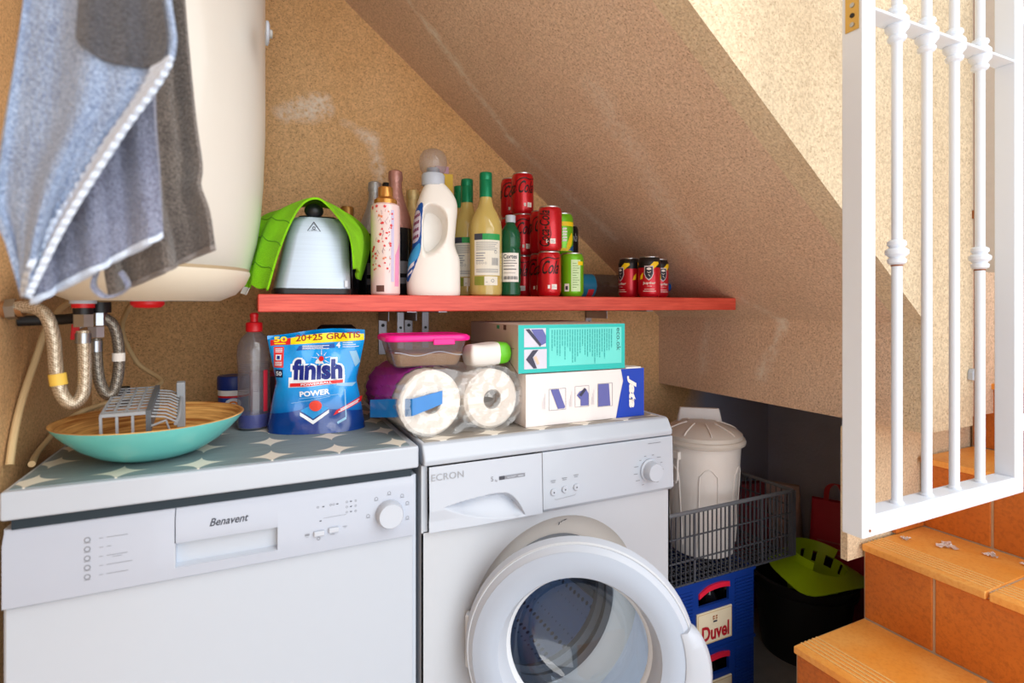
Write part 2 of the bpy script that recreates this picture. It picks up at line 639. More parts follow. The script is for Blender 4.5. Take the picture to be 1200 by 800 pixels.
# ---- flat print: letters and shapes laid out in (x, z) and wrapped on a surface
class Print:
    def __init__(s):
        s.bm = bmesh.new()
    def text(s, txt, cx, cz, w=None, h=None, shear=0.0, bold=0.0, rot=0.0, space=1.0):
        cu = bpy.data.curves.new('t', 'FONT')
        cu.body = txt
        cu.size = 1
        cu.shear = shear
        cu.offset = bold
        cu.space_character = space
        cu.resolution_u = 3
        ob = bpy.data.objects.new('t', cu)
        me = bpy.data.meshes.new_from_object(ob)
        bpy.data.objects.remove(ob)
        bpy.data.curves.remove(cu)
        if not me.vertices:
            return s
        xs = [v.co.x for v in me.vertices]
        ys = [v.co.y for v in me.vertices]
        W, H = max(xs) - min(xs), max(ys) - min(ys)
        if w is None:
            w = h * W / H
        if h is None:
            h = w * H / W
        mx, my = (max(xs) + min(xs)) / 2, (max(ys) + min(ys)) / 2
        c, sn = math.cos(rot), math.sin(rot)
        idx = []
        for v in me.vertices:
            x, z = (v.co.x - mx) * w / W, (v.co.y - my) * h / H
            idx.append(s.bm.verts.new((cx + x * c - z * sn, 0, cz + x * sn + z * c)))
        for p in me.polygons:
            try:
                s.bm.faces.new([idx[i] for i in p.vertices])
            except ValueError:
                pass
        bpy.data.meshes.remove(me)
        return s
    def poly(s, pts):
        s.bm.faces.new([s.bm.verts.new((p[0], 0, p[1])) for p in pts])
        return s
    def rect(s, x0, z0, x1, z1):
        return s.poly([(x0, z0), (x1, z0), (x1, z1), (x0, z1)])
    def disc(s, cx, cz, rx, rz=None, n=20):
        rz = rx if rz is None else rz
        return s.poly([(cx + rx * math.cos(2 * PI * k / n), cz + rz * math.sin(2 * PI * k / n)) for k in range(n)])
    def ringp(s, cx, cz, r0, r1, n=24, a0=0, a1=2 * PI):
        for k in range(n):
            a, b = a0 + (a1 - a0) * k / n, a0 + (a1 - a0) * (k + 1) / n
            s.poly([(cx + r0 * math.cos(a), cz + r0 * math.sin(a)), (cx + r1 * math.cos(a), cz + r1 * math.sin(a)), (cx + r1 * math.cos(b), cz + r1 * math.sin(b)), (cx + r0 * math.cos(b), cz + r0 * math.sin(b))])
        return s
    def line(s, pts, w):
        for a, b in zip(pts, pts[1:]):
            dx, dz = b[0] - a[0], b[1] - a[1]
            L = math.hypot(dx, dz) or 1
            nx, nz = -dz / L * w / 2, dx / L * w / 2
            s.poly([(a[0] + nx, a[1] + nz), (a[0] - nx, a[1] - nz), (b[0] - nx, b[1] - nz), (b[0] + nx, b[1] + nz)])
        return s
    def build(s, name, m, parent, mp, slc=0.0, stuff=False):
        bm = s.bm
        if slc:
            for ax in (0, 2):
                cs = [v.co[ax] for v in bm.verts]
                lo, hi = min(cs), max(cs)
                k = math.floor(lo / slc) + 1
                no = Vector((1, 0, 0)) if ax == 0 else Vector((0, 0, 1))
                while k * slc < hi:
                    bmesh.ops.bisect_plane(bm, geom=bm.verts[:] + bm.edges[:] + bm.faces[:], plane_co=no * (k * slc), plane_no=no)
                    k += 1
        for v in bm.verts:
            v.co = Vector(mp(v.co.x, v.co.z))
        me = bpy.data.meshes.new(name)
        bm.to_mesh(me)
        bm.free()
        me.materials.append(m)
        o = bpy.data.objects.new(name, me)
        COL.objects.link(o)
        if parent is not None:
            o.parent = parent
        return o
def flat(x0, y0, z0, e=.0006):
    return lambda x, z: (x0 + x, y0 - e, z0 + z)
def wrap(r, ang=0.0, e=.0006):
    """wrap on a cylinder of radius r about Z; ang = 0 faces -Y; r may be a function of z"""
    def f(x, z):
        R = (r(z) if callable(r) else r)
        a = ang + x / max(R, .004)
        return ((R + e) * math.sin(a), -(R + e) * math.cos(a), z)
    return f

# ------------------------------------------------------------------ setting
YB, YF, XL = .62, -.28, -.63
struct(MB().bx(XL, 1.75, YB, YB + .12, 0, 2.75).obj('wall_back', M_WALL))
struct(MB().bx(XL - .12, XL, -1.7, YB + .12, 0, 2.75).obj('wall_left', M_WALL))
struct(MB().prism([(1.095, 1.07), (XL, 2.45), (XL, 2.64), (1.2, 1.2), (1.75, 1.2), (1.75, .82), (1.095, .82)], 'Y', YF + .06, YB).obj('ceiling', M_SOFFIT, angle=20))
struct(MB().prism([(1.095, .82), (1.292, .82), (1.292, 2.72), (XL, 2.72), (XL, 2.45), (1.095, 1.07)], 'Y', YF, YF + .06).obj('wall_front', M_OUT, angle=20))
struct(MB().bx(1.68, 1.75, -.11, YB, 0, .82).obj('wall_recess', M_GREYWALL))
struct(MB().bx(.995, 1.75, -.165, -.148, .503, .82).obj('wall_stub', M_OUT))
struct(MB().bx(1.75, 1.87, -1.7, YB + .12, 0, 2.5).obj('wall_right', M_PALE))
struct(MB().bx(-.75, 1.87, -.3, YB + .12, -.1, 0).obj('floor', M_FLOOR))
struct(MB().bx(-5, 6, -7, -.3, -.12, 0).obj('ground', M_PATIO))
# rusty rod where the outer wall ends
t = thing('vertical_rod', 'thin rusty rod running up the wall end behind the white gate', 'rod', (1.296, YF - .004, .82))
MB().cyl((0, 0, 0), (0, 0, 1.85), .004, n=8).obj('shaft', M_RUST, t)
for z in (.5, 1.2):
    MB().bx(-.008, .006, -.006, .004, z, z + .02).obj('clip', M_RUST, t)
# latch receiver on the wall
t = thing('gate_catch', 'small white bolted catch plate on the ochre wall behind the gate bars', 'latch', (1.283, YF, .942))
MB().prism([(-.016, -.010), (.016, -.014), (.016, .016), (-.010, .016), (-.016, .008)], 'Y', -.012, 0).obj('plate', M_PLAST, t, bevel=.002)
MB().lathe([(.008, 0), (.008, -.006), (.005, -.009), (0, -.009)], (-.004, -.012, .002), 'Y', 6).obj('bolt', M_STEEL, t)

# ------------------------------------------------------------------ terracotta stairs
st = thing('staircase', 'terracotta tiled steps rising to the right below the white gate', 'stairs', (.56, -.17, 0))
NOSE = [0, .24, .48, .72, .96]
core = [(0.02, 0)]
for k, x in enumerate(NOSE):
    core += [(x + .0105, .18 * k - (.0035 if k else 0)), (x + .0105, .18 * (k + 1) - .0035)]
core += [(1.18, .8965), (1.18, 0)]
pc = []
for p in core:
    if not pc or p != pc[-1]:
        pc.append(p)
MB().prism(pc, 'Y', -.9, 0).obj('step_core', M_GROUT, st)
YJ = [[0, -.25, -.58, -.9], [0, -.15, -.48, -.81, -.9]]
def tile(parent, name, m, x0, x1, y0, y1, z0, z1):
    return MB().bx(x0, x1, min(y0, y1) + .0028, max(y0, y1) - .0028, z0, z1).obj(name, m, parent, bevel=.0025)
for k, x in enumerate(NOSE):
    z1 = .18 * (k + 1)
    x1 = (NOSE[k + 1] + .005) if k < 4 else 1.178
    for a, b in zip(YJ[0], YJ[0][1:]):
        o = tile(st, 'tread_tile', M_TREAD, x - .004, x1, a, b, z1 - .016, z1)
        if k in (1, 2):
            r = MB()
            for i in range(5):
                xx = x + .018 + i * .0125
                r.bx(xx, xx + .004, min(a, b) + .004, max(a, b) - .004, z1, z1 + .0014)
            r = r.obj('grip_ridges', mat('pale_terracotta', (246, 196, 124), .5, noise=.15, nscale=80), o)
            r['kind'] = 'stuff'
    for a, b in zip(YJ[1], YJ[1][1:]):
        tile(st, 'riser_tile', M_RISER, x + .007, x + .019, a, b, z1 - .18 + .001, z1 - .0175)
# skirting tile on the stub wall beside the third tread
t = tag(MB().bx(1.165, 1.285, -.178, -.1665, .542, .62).obj('skirting_tile', M_RISER, bevel=.002), 'terracotta skirting tile on the wall beside the third tread, behind the gate', 'tile')
# bits of torn film and grit on the second tread
for i, (x, y, s, lab) in enumerate([(1.20, -.27, .022, 'largest clear plastic film scrap on the upper tread under the gate'), (1.235, -.34, .014, 'small crumpled plastic scrap by the riser, middle of the row on the tread'), (1.25, -.40, .012, 'rightmost small plastic scrap on the upper terracotta tread'), (1.155, -.205, .011, 'tiny scrap of torn film near the gate corner on the tread')]):
    def fn(u, v, s=s, i=i):
        a, r = u * 2 * PI, v * s * (1 + .35 * math.sin(3 * u * 2 * PI + i) + .2 * math.sin(7 * u * 2 * PI))
        return (r * math.cos(a), r * math.sin(a) * .8, .0015 + .005 * abs(math.sin(5 * a + 3 * v)) * v)
    o = MB().sheet(fn, 24, 4).obj('plastic_scrap', mat('film_scrap', (230, 224, 222), .25, trans=.3), loc=(x, y, .54))
    tag(o, lab, 'scrap', 'plastic scraps on the step')

# ------------------------------------------------------------------ dishwasher
dw = thing('dishwasher', 'white dishwasher with grey star-patterned top and knob at right', 'dishwasher', (-.3, 0, 0))
X0, X1 = -.298, .294
MB().bx(X0, X1, .006, .58, .02, .795).obj('cabinet', M_WHITE, dw)
MB().bx(X0 + .01, X1 - .01, -.001, .56, .795, .809).obj('shadow_gap', M_GAP, dw)
MB().bx(X0 - .002, X1 + .003, -.006, .59, .809, .85).obj('worktop', M_WHITE, dw, bevel=.004)
MB().bx(X0 + .006, X1 - .012, .004, .585, .85, .8512).obj('vinyl_mat', M_MAT1, dw)
MB().bx(X0 + .002, X1 - .006, -.0, .02, .1, .6855).obj('door_panel', M_WHITE, dw, bevel=.003)
MB().bx(X0 + .02, X1 - .02, .015, .06, .02, .095).obj('plinth', M_GREYPL, dw)
for fx in (X0 + .05, X1 - .05):
    for fy in (.07, .52):
        MB().lathe([(.02, 0), (.02, .012), (.01, .014), (.01, .022)], (fx, fy, 0), n=12).obj('foot', M_BLACK, dw)
Z0, Z1 = .688, .795
HX0, HX1, HZ0, HZ1 = -.083, .050, .704, .742
prof = [(.02, Z0), (-.008, Z0), (-.008, .776), (.002, Z1), (.02, Z1)]
pan = MB().prism(prof, 'X', X0 + .002, HX0 - .008).prism(prof, 'X', HX1 + .006, X1 - .006)
pan.prism([(.02, HZ1), (-.008, HZ1), (-.008, .776), (.002, Z1), (.02, Z1)], 'X', HX0 - .0065, HX1 + .006)
pan.prism([(.02, Z0), (-.008, Z0), (-.008, HZ0), (.02, HZ0)], 'X', HX0 - .008, HX1 + .006)
cp = pan.obj('control_panel', mat('dishwasher_panel_white', (170, 178, 194), .3, noise=.01, coat=.2), dw)
rc = MB()
rc.sheet(lambda u, v: (HX0 - .008 + (HX1 + .006 - HX0 + .008) * u, -.008 + .034 * math.sin(PI * v) ** .6 if v < .5 else -.008 + .034 * math.sin(PI * v) ** .8, HZ0 + (HZ1 - HZ0) * v), 8, 14)
rc.obj('handle_recess', M_PLAST, cp)
MB().bx(HX0 - .008, HX0 - .007, -.008, .026, HZ0, HZ1).obj('recess_side', M_PLAST, cp)
MB().bx(HX1 + .0055, HX1 + .0062, -.008, .026, HZ0, HZ1).obj('recess_side', M_PLAST, cp)
F = flat(0, -.008, 0)
Print().text('Benavent', -.0155, .7665, .056, .0125, shear=.35, bold=.015).build('logo_lettering', M_INK, cp, F)
for (x, z) in ((.121, .721), (.145, .723)):
    MB().box((x, -.010, z), (.0175, .007, .0085)).obj('button', M_PLAST, cp, bevel=.0015)
kb = MB().lathe([(.0245, -.008), (.0245, -.012), (.0225, -.024), (.021, -.0265), (.0, -.0265)], (.241, 0, .735), 'Y', 40).obj('knob', M_PLAST, cp)
p = Print()
for x, z in ((.128, .765), (.151, .766), (.174, .767), (.174, .758), (.174, .749), (.1235, .741), (.1463, .7235)):
    p.rect(x - .0017, z - .0008, x + .0017, z + .0008)
p.build('indicator_lamps', M_INK, cp, F if True else F)
p = Print()
p.line([(.128, .745), (.166, .7455)], .0005)
for x, z in ((.119, .765), (.140, .766), (.145, .766), (.167, .767), (.182, .767), (.167, .758), (.182, .758), (.167, .749), (.182, .749)):
    p.ringp(x, z, .0013, .0019, 10)
p.rect(.098, .719, .1055, .7225); p.rect(.099, .7165, .1045, .717); p.ringp(.120, .7115, .002, .003, 8); p.rect(.139, .7145, .147, .7152); p.rect(.16, .7245, .167, .7255); p.rect(.162, .7225, .166, .723)
for a, r in ((178, .0375), (128, .0375), (90, .0365), (50, .037), (22, .036), (-22, .036)):
    cx, cz = .241 + r * math.cos(math.radians(a)), .735 + r * math.sin(math.radians(a))
    p.ringp(cx, cz, .0024, .0032, 10); p.rect(cx - .004, cz - .0036, cx + .004, cz - .003)
p.build('programme_symbols', M_INKL, cp, F)['kind'] = 'stuff'
p = Print()
for i, (w, dz) in enumerate(((.026, 0), (.006, 0), (.026, 0), (.032, 0), (.027, 0))):
    z = .768 - i * .0135
    p.ringp(-.2, z, .0028, .0042, 10); p.rect(-.204, z - .0048, -.196, z - .004)
    p.rect(-.186, z - .0004, -.181, z + .0002); p.rect(-.177, z - .0004, -.177 + w, z + .0003)
    if i == 2:
        p.rect(-.170, z - .0034, -.158, z - .0028)
p.build('programme_list', M_INKL, cp, F)['kind'] = 'stuff'

# ------------------------------------------------------------------ washing machine
wm = thing('washing_machine', 'white front-loading washing machine with its round door ajar', 'washing machine', (.3, 0, 0))
X0, X1 = -.297, .298
HC, HR = (0.0, .462), .205
# front sheet with a round hole
fr = MB()
N = 64
zb, zt = .03, .684
def edge_pt(a):
    c, s = math.cos(a), math.sin(a)
    k = []
    if c > 1e-9: k.append((X1 - .0 - HC[0]) / c)
    if c < -1e-9: k.append((X0 - HC[0]) / c)
    if s > 1e-9: k.append((zt - HC[1]) / s)
    if s < -1e-9: k.append((zb - HC[1]) / s)
    q = min(k)
    return (HC[0] + c * q, 0, HC[1] + s * q)
angs = sorted([2 * PI * k / N for k in range(N)] + [math.atan2(z - HC[1], x - HC[0]) % (2 * PI) for x in (X0, X1) for z in (zb, zt)])
inn = [fr.v((HC[0] + HR * math.cos(a), 0, HC[1] + HR * math.sin(a))) for a in angs]
out = [fr.v(edge_pt(a)) for a in angs]
for i in range(len(angs)):
    j = (i + 1) % len(angs)
    fr._f((inn[i], inn[j], out[j], out[i]))
fr.obj('front_panel', M_WARM, wm)
cb = MB().bx(X0, X0 + .004, 0, .57, .03, .81).bx(X1 - .004, X1, 0, .57, .03, .81).bx(X0, X1, .566, .57, .03, .81).bx(X0, X1, 0, .57, .03, .034)
cb.obj('cabinet', M_WARM, wm)
MB().lathe([(HR, 0), (HR - .004, .004), (.178, .020), (.165, .022), (.158, .026)], (0, 0, HC[1]), 'Y', 64, cap=False).obj('door_recess', mat('recess_grey', (204, 203, 200), .4, noise=.01), wm)
MB().lathe([(.158, .026), (.150, .018), (.142, .030), (.150, .050), (.140, .060), (.150, .085)], (0, 0, HC[1]), 'Y', 48, cap=False).obj('door_seal', mat('grey_rubber_seal', (96, 100, 108), .5), wm)
dr = MB().lathe([(.150, .085), (.225, .10), (.235, .13), (.235, .42), (.22, .44), (0, .44)], (0, 0, HC[1]), 'Y', 64, cap=False).obj('drum', M_DRUM, wm)
for a in (100, 220, 340):
    q = math.radians(a)
    m_ = MB()
    m_.M = Matrix.Translation((0, 0, HC[1])) @ Matrix.Rotation(-q, 4, 'Y')
    m_.ring_loft([[(.235, y, -.03), (.19, y, -.008), (.19, y, .008), (.235, y, .03)] for y in (.14, .41)])
    m_.obj('drum_paddle', mat('grey_blue_paddle', (98, 116, 140), .4), dr)
MB().bx(X0 + .02, X1 - .02, .02, .06, .0, .03).obj('plinth', M_GREYPL, wm)
# top and control panel
MB().prism([(.575, .81), (-.010, .81), (-.012, .822), (.004, .848), (.012, .85), (.575, .85)], 'X', X0 + .002, X1).obj('top_panel', M_WHITE, wm, bevel=.004)
MB().bx(X0 + .010, X1 - .02, .012, .575, .85, .8512).obj('vinyl_mat', M_MAT2, wm)
pr = [(.02, .686), (-.006, .684), (-.014, .692), (-.010, .8085), (.02, .8085)]
DX = -.046
cp = MB().prism(pr, 'X', DX + .0006, X1 + .001).obj('control_panel', M_WHITE, wm, bevel=.002)
# detergent drawer front: shell with an arched finger recess
def dr_y(z):
    return -.014 + (z - .692) / (.8085 - .692) * .004
def arch(t):
    """upper and lower edge of the crescent finger recess"""
    top = .7300 + .011 * math.sin(PI * t * .85) - .050 * max(0, (t - .70) / .30) ** 2.2
    low = .7285 - .040 * (1 - (1 - t) ** 2.2)
    return low, max(low, top)
def drawer(u, v):
    x = X0 + .012 + (DX - .0006 - X0 - .012) * u
    z = .686 + (.8085 - .686) * v
    y = dr_y(z)
    t = (x + .257) / .172
    if 0 < t < 1:
        low, top = arch(t)
        if low < z < top:
            q = (z - low) / (top - low)
            y += .026 * min(1, (1 - q) * 5) * (q ** .8) * min(1, t * 4) * min(1, (1 - t) * 9)
    if z < .726 and t < .9:
        y += .004 * min(1, (.726 - z) / .02) * (1 if t < .02 else max(0, 1 - t * 3))
    return (x, y, z)
df = MB().sheet(drawer, 150, 90).obj('detergent_drawer', M_PLAST, wm, angle=50)
MB().prism([(.02, .686), (.0, .686), (.002, .8085), (.02, .8085)], 'X', X0 + .002, X0 + .012).obj('panel_edge', M_WHITE, wm)
F = lambda x, z: (x, dr_y(z) - .0012, z)
Print().text('ECRON', -.249, .7885, .064, .0125, space=1.05).build('brand_lettering', mat('silver_ink', (150, 154, 162), .4), df, F)
p = Print().text('5', -.158, .7705, h=.009).text('kg', -.1495, .7665, h=.005)
p.build('capacity_mark', M_INKL, df, F)
p = Print().rect(-.143, .7665, -.131, .7735)
p.build('class_badge', M_INK, df, F)
Print().rect(-.130, .7665, -.086, .7735).build('programme_badge', M_INKL, df, F)
p = Print().rect(-.126, .7705, -.106, .7712).rect(-.126, .7685, -.110, .7692).rect(-.102, .769, -.090, .7705)
p.build('badge_lettering', M_PLAST, df, lambda x, z: (x, dr_y(z) - .0018, z))
for x, z in ((-.021, .725), (.006, .727), (.034, .728)):
    b = MB().lathe([(.0072, dr_y(z)), (.0072, dr_y(z) - .002), (.006, dr_y(z) - .0035), (0, dr_y(z) - .0035)], (x, 0, z), 'Y', 20).obj('button', M_PLAST, cp)
    Print().disc(x, z, .0016).build('button_dot', M_INK, b, lambda x, z: (x, dr_y(z) - .0041, z))
p = Print()
for x, z in ((-.021, .748), (.006, .750), (.034, .7525)):
    p.rect(x - .006, z, x + .006, z + .0015); p.rect(x - .0045, z - .0035, x + .0045, z - .0022)
p.line([(-.018, .711), (-.016, .709), (.030, .712), (.033, .715)], .0006)
for k in range(12):
    a = math.radians(-60 + k * 300 / 11 - 0)
    a = math.radians(240 - k * 27)
    r0 = .034
    cx, cz = .229 + r0 * math.cos(a), .738 + r0 * math.sin(a)
    w = .011 if k in (1, 2, 3, 7) else .006
    sx = -1 if math.cos(a) < 0 else 1
    p.rect(min(cx, cx + sx * w), cz - .0008, max(cx, cx + sx * w), cz + .0006)
p.rect(.226, .797, .262, .7985)
p.build('programme_marks', M_INKL, cp, F)['kind'] = 'stuff'
MB().lathe([(.026, -.012), (.026, -.016), (.022, -.018), (.0205, -.034), (.019, -.0365), (0, -.0365)], (.229, 0, .738), 'Y', 40).obj('knob', M_PLAST, cp)
# door: hinged on the left, swung open toward the room
door = MB()
DO = .212
door.lathe([(.134, .006), (.136, -.004), (.142, -.024), (.148, -.0345), (.170, -.040), (.194, -.0365), (.207, -.024), (DO, -.008), (DO - .006, .006)], (0, 0, 0), 'Y', 72, cap=False)
door.lathe([(DO - .006, .006), (.134, .006)], (0, 0, 0), 'Y', 72, cap=False)
bmesh.ops.remove_doubles(door.bm, verts=door.bm.verts, dist=.0002)
door = door.obj('door', M_PLAST, wm, angle=30)
PH = math.radians(-31)
hinge = Vector((-.214, -.018, HC[1] + .010))
door.rotation_euler = (0, 0, PH)
door.location = hinge + Matrix.Rotation(PH, 3, 'Z') @ Vector((DO, 0, 0))
MB().lathe([(.1355, -.003), (.131, .0), (.1285, .006)], (0, 0, 0), 'Y', 64, cap=False).obj('inner_ring', M_GREYPL, door)
MB().lathe([(.129, .005), (.124, .035), (.112, .066), (.090, .086), (.05, .095), (0, .097)], (0, 0, 0), 'Y', 64, cap=False).obj('glass_bowl', M_PORT, door)
MB().lathe([(.1475, -.0352), (.158, -.0389), (.170, -.0408), (.182, -.0396), (.1945, -.0372)], (0, 0, 0), 'Y', 72, cap=False).obj('front_ring', mat('cool_grey_plastic', (168, 180, 198), .35, noise=.01), door)
MB().lathe([(.203, -.0265), (.2055, -.0285), (.2075, -.0235)], (0, 0, 0), 'Y', 72, cap=False).obj('trim_line', M_GREYPL, door)
hd = MB()
rows = []
for k in range(25):
    a = math.radians(-52 + k * 70 / 24)
    w = math.sin(PI * k / 24) ** .55
    r1 = DO - .002 + .030 * w
    c, s = math.cos(a), math.sin(a)
    rows.append([(r * c, y, r * s) for r, y in ((.188, -.030), (.188, -.0400), (.199, -.0415 - .002 * w), (r1 - .006, -.036), (r1, -.024), (r1 - .003, -.006), (.196, .002))])
hd.ring_loft(rows)
hd.obj('door_handle', M_PLAST, door, angle=45)
MB().box((-.209, .006, .0), (.010, .018, .10)).obj('hinge', M_GREYPL, door, bevel=.003)
MB().lathe([(.004, 0), (.004, -.004), (0, -.004)], (.214, .0, .02), 'Y', 10).obj('latch_screw', M_STEEL, door)
Print().poly([(-.019, -.0065), (-.0165, -.0065), (-.0145, -.0015), (-.0168, .0)]).poly([(-.013, -.0022), (-.007, .0005), (-.0072, .0022), (-.0135, -.0004)]).poly([(-.0055, .0004), (.003, .0026), (.0025, .0044), (-.006, .0024)]).poly([(.0045, .0028), (.010, .004), (.0098, .0058), (.0042, .0048)]).poly([(.0115, .0042), (.018, .0062), (.0176, .0078), (.011, .006)]).build('script_mark', M_INK, wm, lambda x, z: (x + .022, .0085, z + HC[1] + .1895))

# ------------------------------------------------------------------ red shelf and brackets
sh = thing('shelf', 'long red painted wooden shelf across the back wall', 'shelf', (.38, .19, 1.097))
MB().prism([(-.653, .0), (.64, .0), (.648, .008), (.648, .10), (.648, .428), (-.653, .428)], 'Z', 0, .036).obj('board', M_SHELF, sh, bevel=.003)
sh.location = (.38, .19, 1.097)
for x in (-.317, -.240, .40):
    br = MB().bx(x - .012, x + .012, .10, .426, -.004, 0).bx(x - .012, x + .012, .424, .430, -.13, 0)
    br.bx(x - .012, x - .009, .30, .430, -.03, -.004)
    br = br.obj('bracket', M_GALV, sh, bevel=.001)
    for z in (-.045, -.085):
        MB().lathe([(.005, .424), (.005, .421), (0, .420)], (x, 0, z), 'Y', 10).obj('screw', M_BLACK, br)
for x in (-.28, -.207):
    br = MB().bx(x - .010, x + .010, .36, .363, -.11, -.001).obj('bracket_flange', M_GALV, sh, bevel=.001)
    MB().lathe([(.004, .36), (.004, .3585), (0, .358)], (x, 0, -.05), 'Y', 10).obj('screw', M_BLACK, br)
SZ = 1.133

# ------------------------------------------------------------------ boiler
bo = thing('water_heater', 'cream cylindrical water heater hanging in the left corner', 'water heater', (-.443, .125, 1.118))
R = .1855
MB().lathe([(R - .031, .056), (R - .026, .075), (R - .016, .12), (R - .009, .17), (R - .004, .24), (R, .34), (R, .80), (R * .97, .84), (R * .8, .87), (0, .88)], n=64).obj('tank', M_CREAM, bo)
MB().lathe([(R - .0285, .052), (R - .0285, .047), (R - .036, .030), (R - .052, .012), (R - .072, .003), (R * .58, .0)], n=64, cap=False).obj('bottom_cover', mat('cream_cover', (216, 206, 188), .4, noise=.01), bo)
MB().lathe([(R - .0305, .0575), (R - .0305, .0505)], n=64, cap=False).obj('seam', mat('brown_seam', (170, 150, 120), .6), bo)
MB().lathe([(R * .58, .0), (0, .003)], n=48, cap=False).obj('base_plate', M_GREYBASE, bo)
dl = MB().lathe([(.022, 0), (.022, .004), (.018, .006), (.0, .006)], (0, 0, 0), 'X', 24).obj('dial', M_PLAST, bo)
dl.location = (R - .002, .012, .507)
dl.rotation_euler = (0, 0, .05)
MB().lathe([(.008, .006), (.008, .011), (.006, .012), (0, .012)], (0, 0, 0), 'X', 16).obj('dial_button', M_GREYBASE, dl)
MB().box((-.04, R + .015 - .0, .5), (.2, .62 - .125 - R, .05)).obj('mounting_bracket', M_GALV, bo)
bo.children[-1].location = (0, (.62 - .125 - R) / 2 - .016, 0)
cap = MB().lathe([(.024, .004), (.024, -.006), (.019, -.011), (0, -.013)], (.005, -.05, 0), n=28).obj('thermostat_cap', M_REDP, bo)
MB().lathe([(.0275, .006), (.0275, .0), (.024, -.001)], (.005, -.05, 0), n=28, cap=False).obj('cap_collar', M_PLAST, cap)

def hose(name, label, path, r, m, cat='hose'):
    t = thing(name, label, cat, path[-1])
    o = Vector(path[-1])
    MB().tube(catmull([Vector(p) - o for p in path], 8), r, 14).obj('braided_tube', m, t)
    return t, o
P1 = [(-.629, .1, 1.104), (-.598, .092, 1.108), (-.572, .08, 1.096), (-.562, .08, 1.058), (-.559, .08, 1.012), (-.552, .08, .972), (-.539, .083, .955), (-.527, .088, .970), (-.525, .09, 1.012), (-.527, .09, 1.07)]
t, o = hose('braided_hose', 'pale braided water hose in a U-bend with yellow tape under the heater', P1, .0095, M_BRAID)
def coll(t, p, d, r, h, m, name, n=16):
    p, d = Vector(p) - Vector(t.location), Vector(d).normalized()
    return MB().cyl(p - d * h / 2, p + d * h / 2, r, n=n).obj(name, m, t)
coll(t, (-.5565, .08, .995), (.12, 0, -1), .0115, .018, mat('yellow_tape', (236, 196, 84), .5), 'yellow_tape')
coll(t, (-.527, .09, 1.058), (0, 0, 1), .0108, .016, M_STEEL, 'crimp_sleeve')
coll(t, (-.527, .09, 1.086), (0, 0, 1), .0145, .020, M_STEEL, 'hex_nut', 6)
coll(t, (-.527, .09, 1.101), (0, 0, 1), .0135, .010, M_BLACK, 'rubber_washer')
coll(t, (-.527, .09, 1.110), (0, 0, 1), .0155, .007, M_REDP, 'red_ring')
coll(t, (-.527, .09, 1.117), (0, 0, 1), .018, .008, M_PLAST, 'white_collar')
P2 = [(-.519, .13, 1.055), (-.517, .13, 1.007), (-.512, .132, .975), (-.503, .135, .958), (-.494, .139, .970), (-.489, .141, 1.005), (-.490, .141, 1.045), (-.497, .138, 1.078), (-.512, .131, 1.092)]
t, o = hose('braided_hose', 'dark braided water hose looping beside the pale taped one', P2, .0085, M_BRAID2)
coll(t, (-.4895, .141, 1.022), (0, 0, 1), .0095, .014, M_PAPER, 'paper_tag')
coll(t, (-.519, .13, 1.042), (0, 0, 1), .0095, .018, M_STEEL, 'crimp_sleeve')
coll(t, (-.519, .13, 1.066), (0, 0, 1), .0125, .018, M_GALV, 'hex_nut', 6)
coll(t, (-.516, .13, 1.088), (0, 0, 1), .013, .022, M_STEEL, 'valve_body', 8)
coll(t, (-.514, .13, 1.107), (0, 0, 1), .0165, .018, M_BLACK, 'black_union')
v = MB().prism([(-.006, -.012), (.006, -.012), (.007, .012), (-.004, .014)], 'Y', -.003, .003)
v.obj('red_lever', M_REDP, t, bevel=.0015, loc=Vector((-.546, .125, 1.066)) - Vector(t.location))
MB().cyl((-.546, .125, 1.07), (-.52, .13, 1.085), .003).obj('lever_stem', M_STEEL, t, loc=-Vector(t.location))
t = thing('supply_pipe', 'brass and steel pipe stub at the left wall below the heater', 'pipe', (-.63, .10, 1.104))
MB().cyl((0, 0, 0), (.026, -.001, .002), .013).obj('pipe_stub', mat('copper_brown', (166, 120, 80), .4, .6), t)
MB().cyl((.006, 0, 0), (.018, 0, .001), .0165, n=6).obj('hex_nut', M_STEEL, t)
tt = MB().tube(catmull([(-.629, .16, 1.085), (-.56, .165, 1.088), (-.53, .15, 1.10)], 6), .009, 12).obj('black_pipe', M_BLACK)
tag(tt, 'black sleeved pipe behind the hoses at the left wall', 'pipe')
M_CABLE = mat('cream_cable', (206, 176, 130), .5)
tt = MB().tube(catmull([(-.52, .22, 1.125), (-.575, .215, 1.115), (-.603, .21, 1.075), (-.617, .20, 1.02), (-.621, .15, .955), (-.622, .12, .906), (-.621, .10, .864)], 8), .0055, 10).obj('cream_cable', M_CABLE)
tag(tt, 'cream cable hanging from heater down the left wall to the dishwasher top', 'cable')
tt = MB().tube(catmull([(-.50, .33, 1.12), (-.54, .45, 1.06), (-.52, .50, .98), (-.47, .47, .935), (-.53, .37, .918), (-.590, .35, .899), (-.610, .30, .880), (-.618, .22, .858), (-.60, .12, .8575)], 8), .005, 10).obj('cream_cable', M_CABLE)
tag(tt, 'cream cable curling behind the teal bowl onto the dishwasher mat', 'cable')

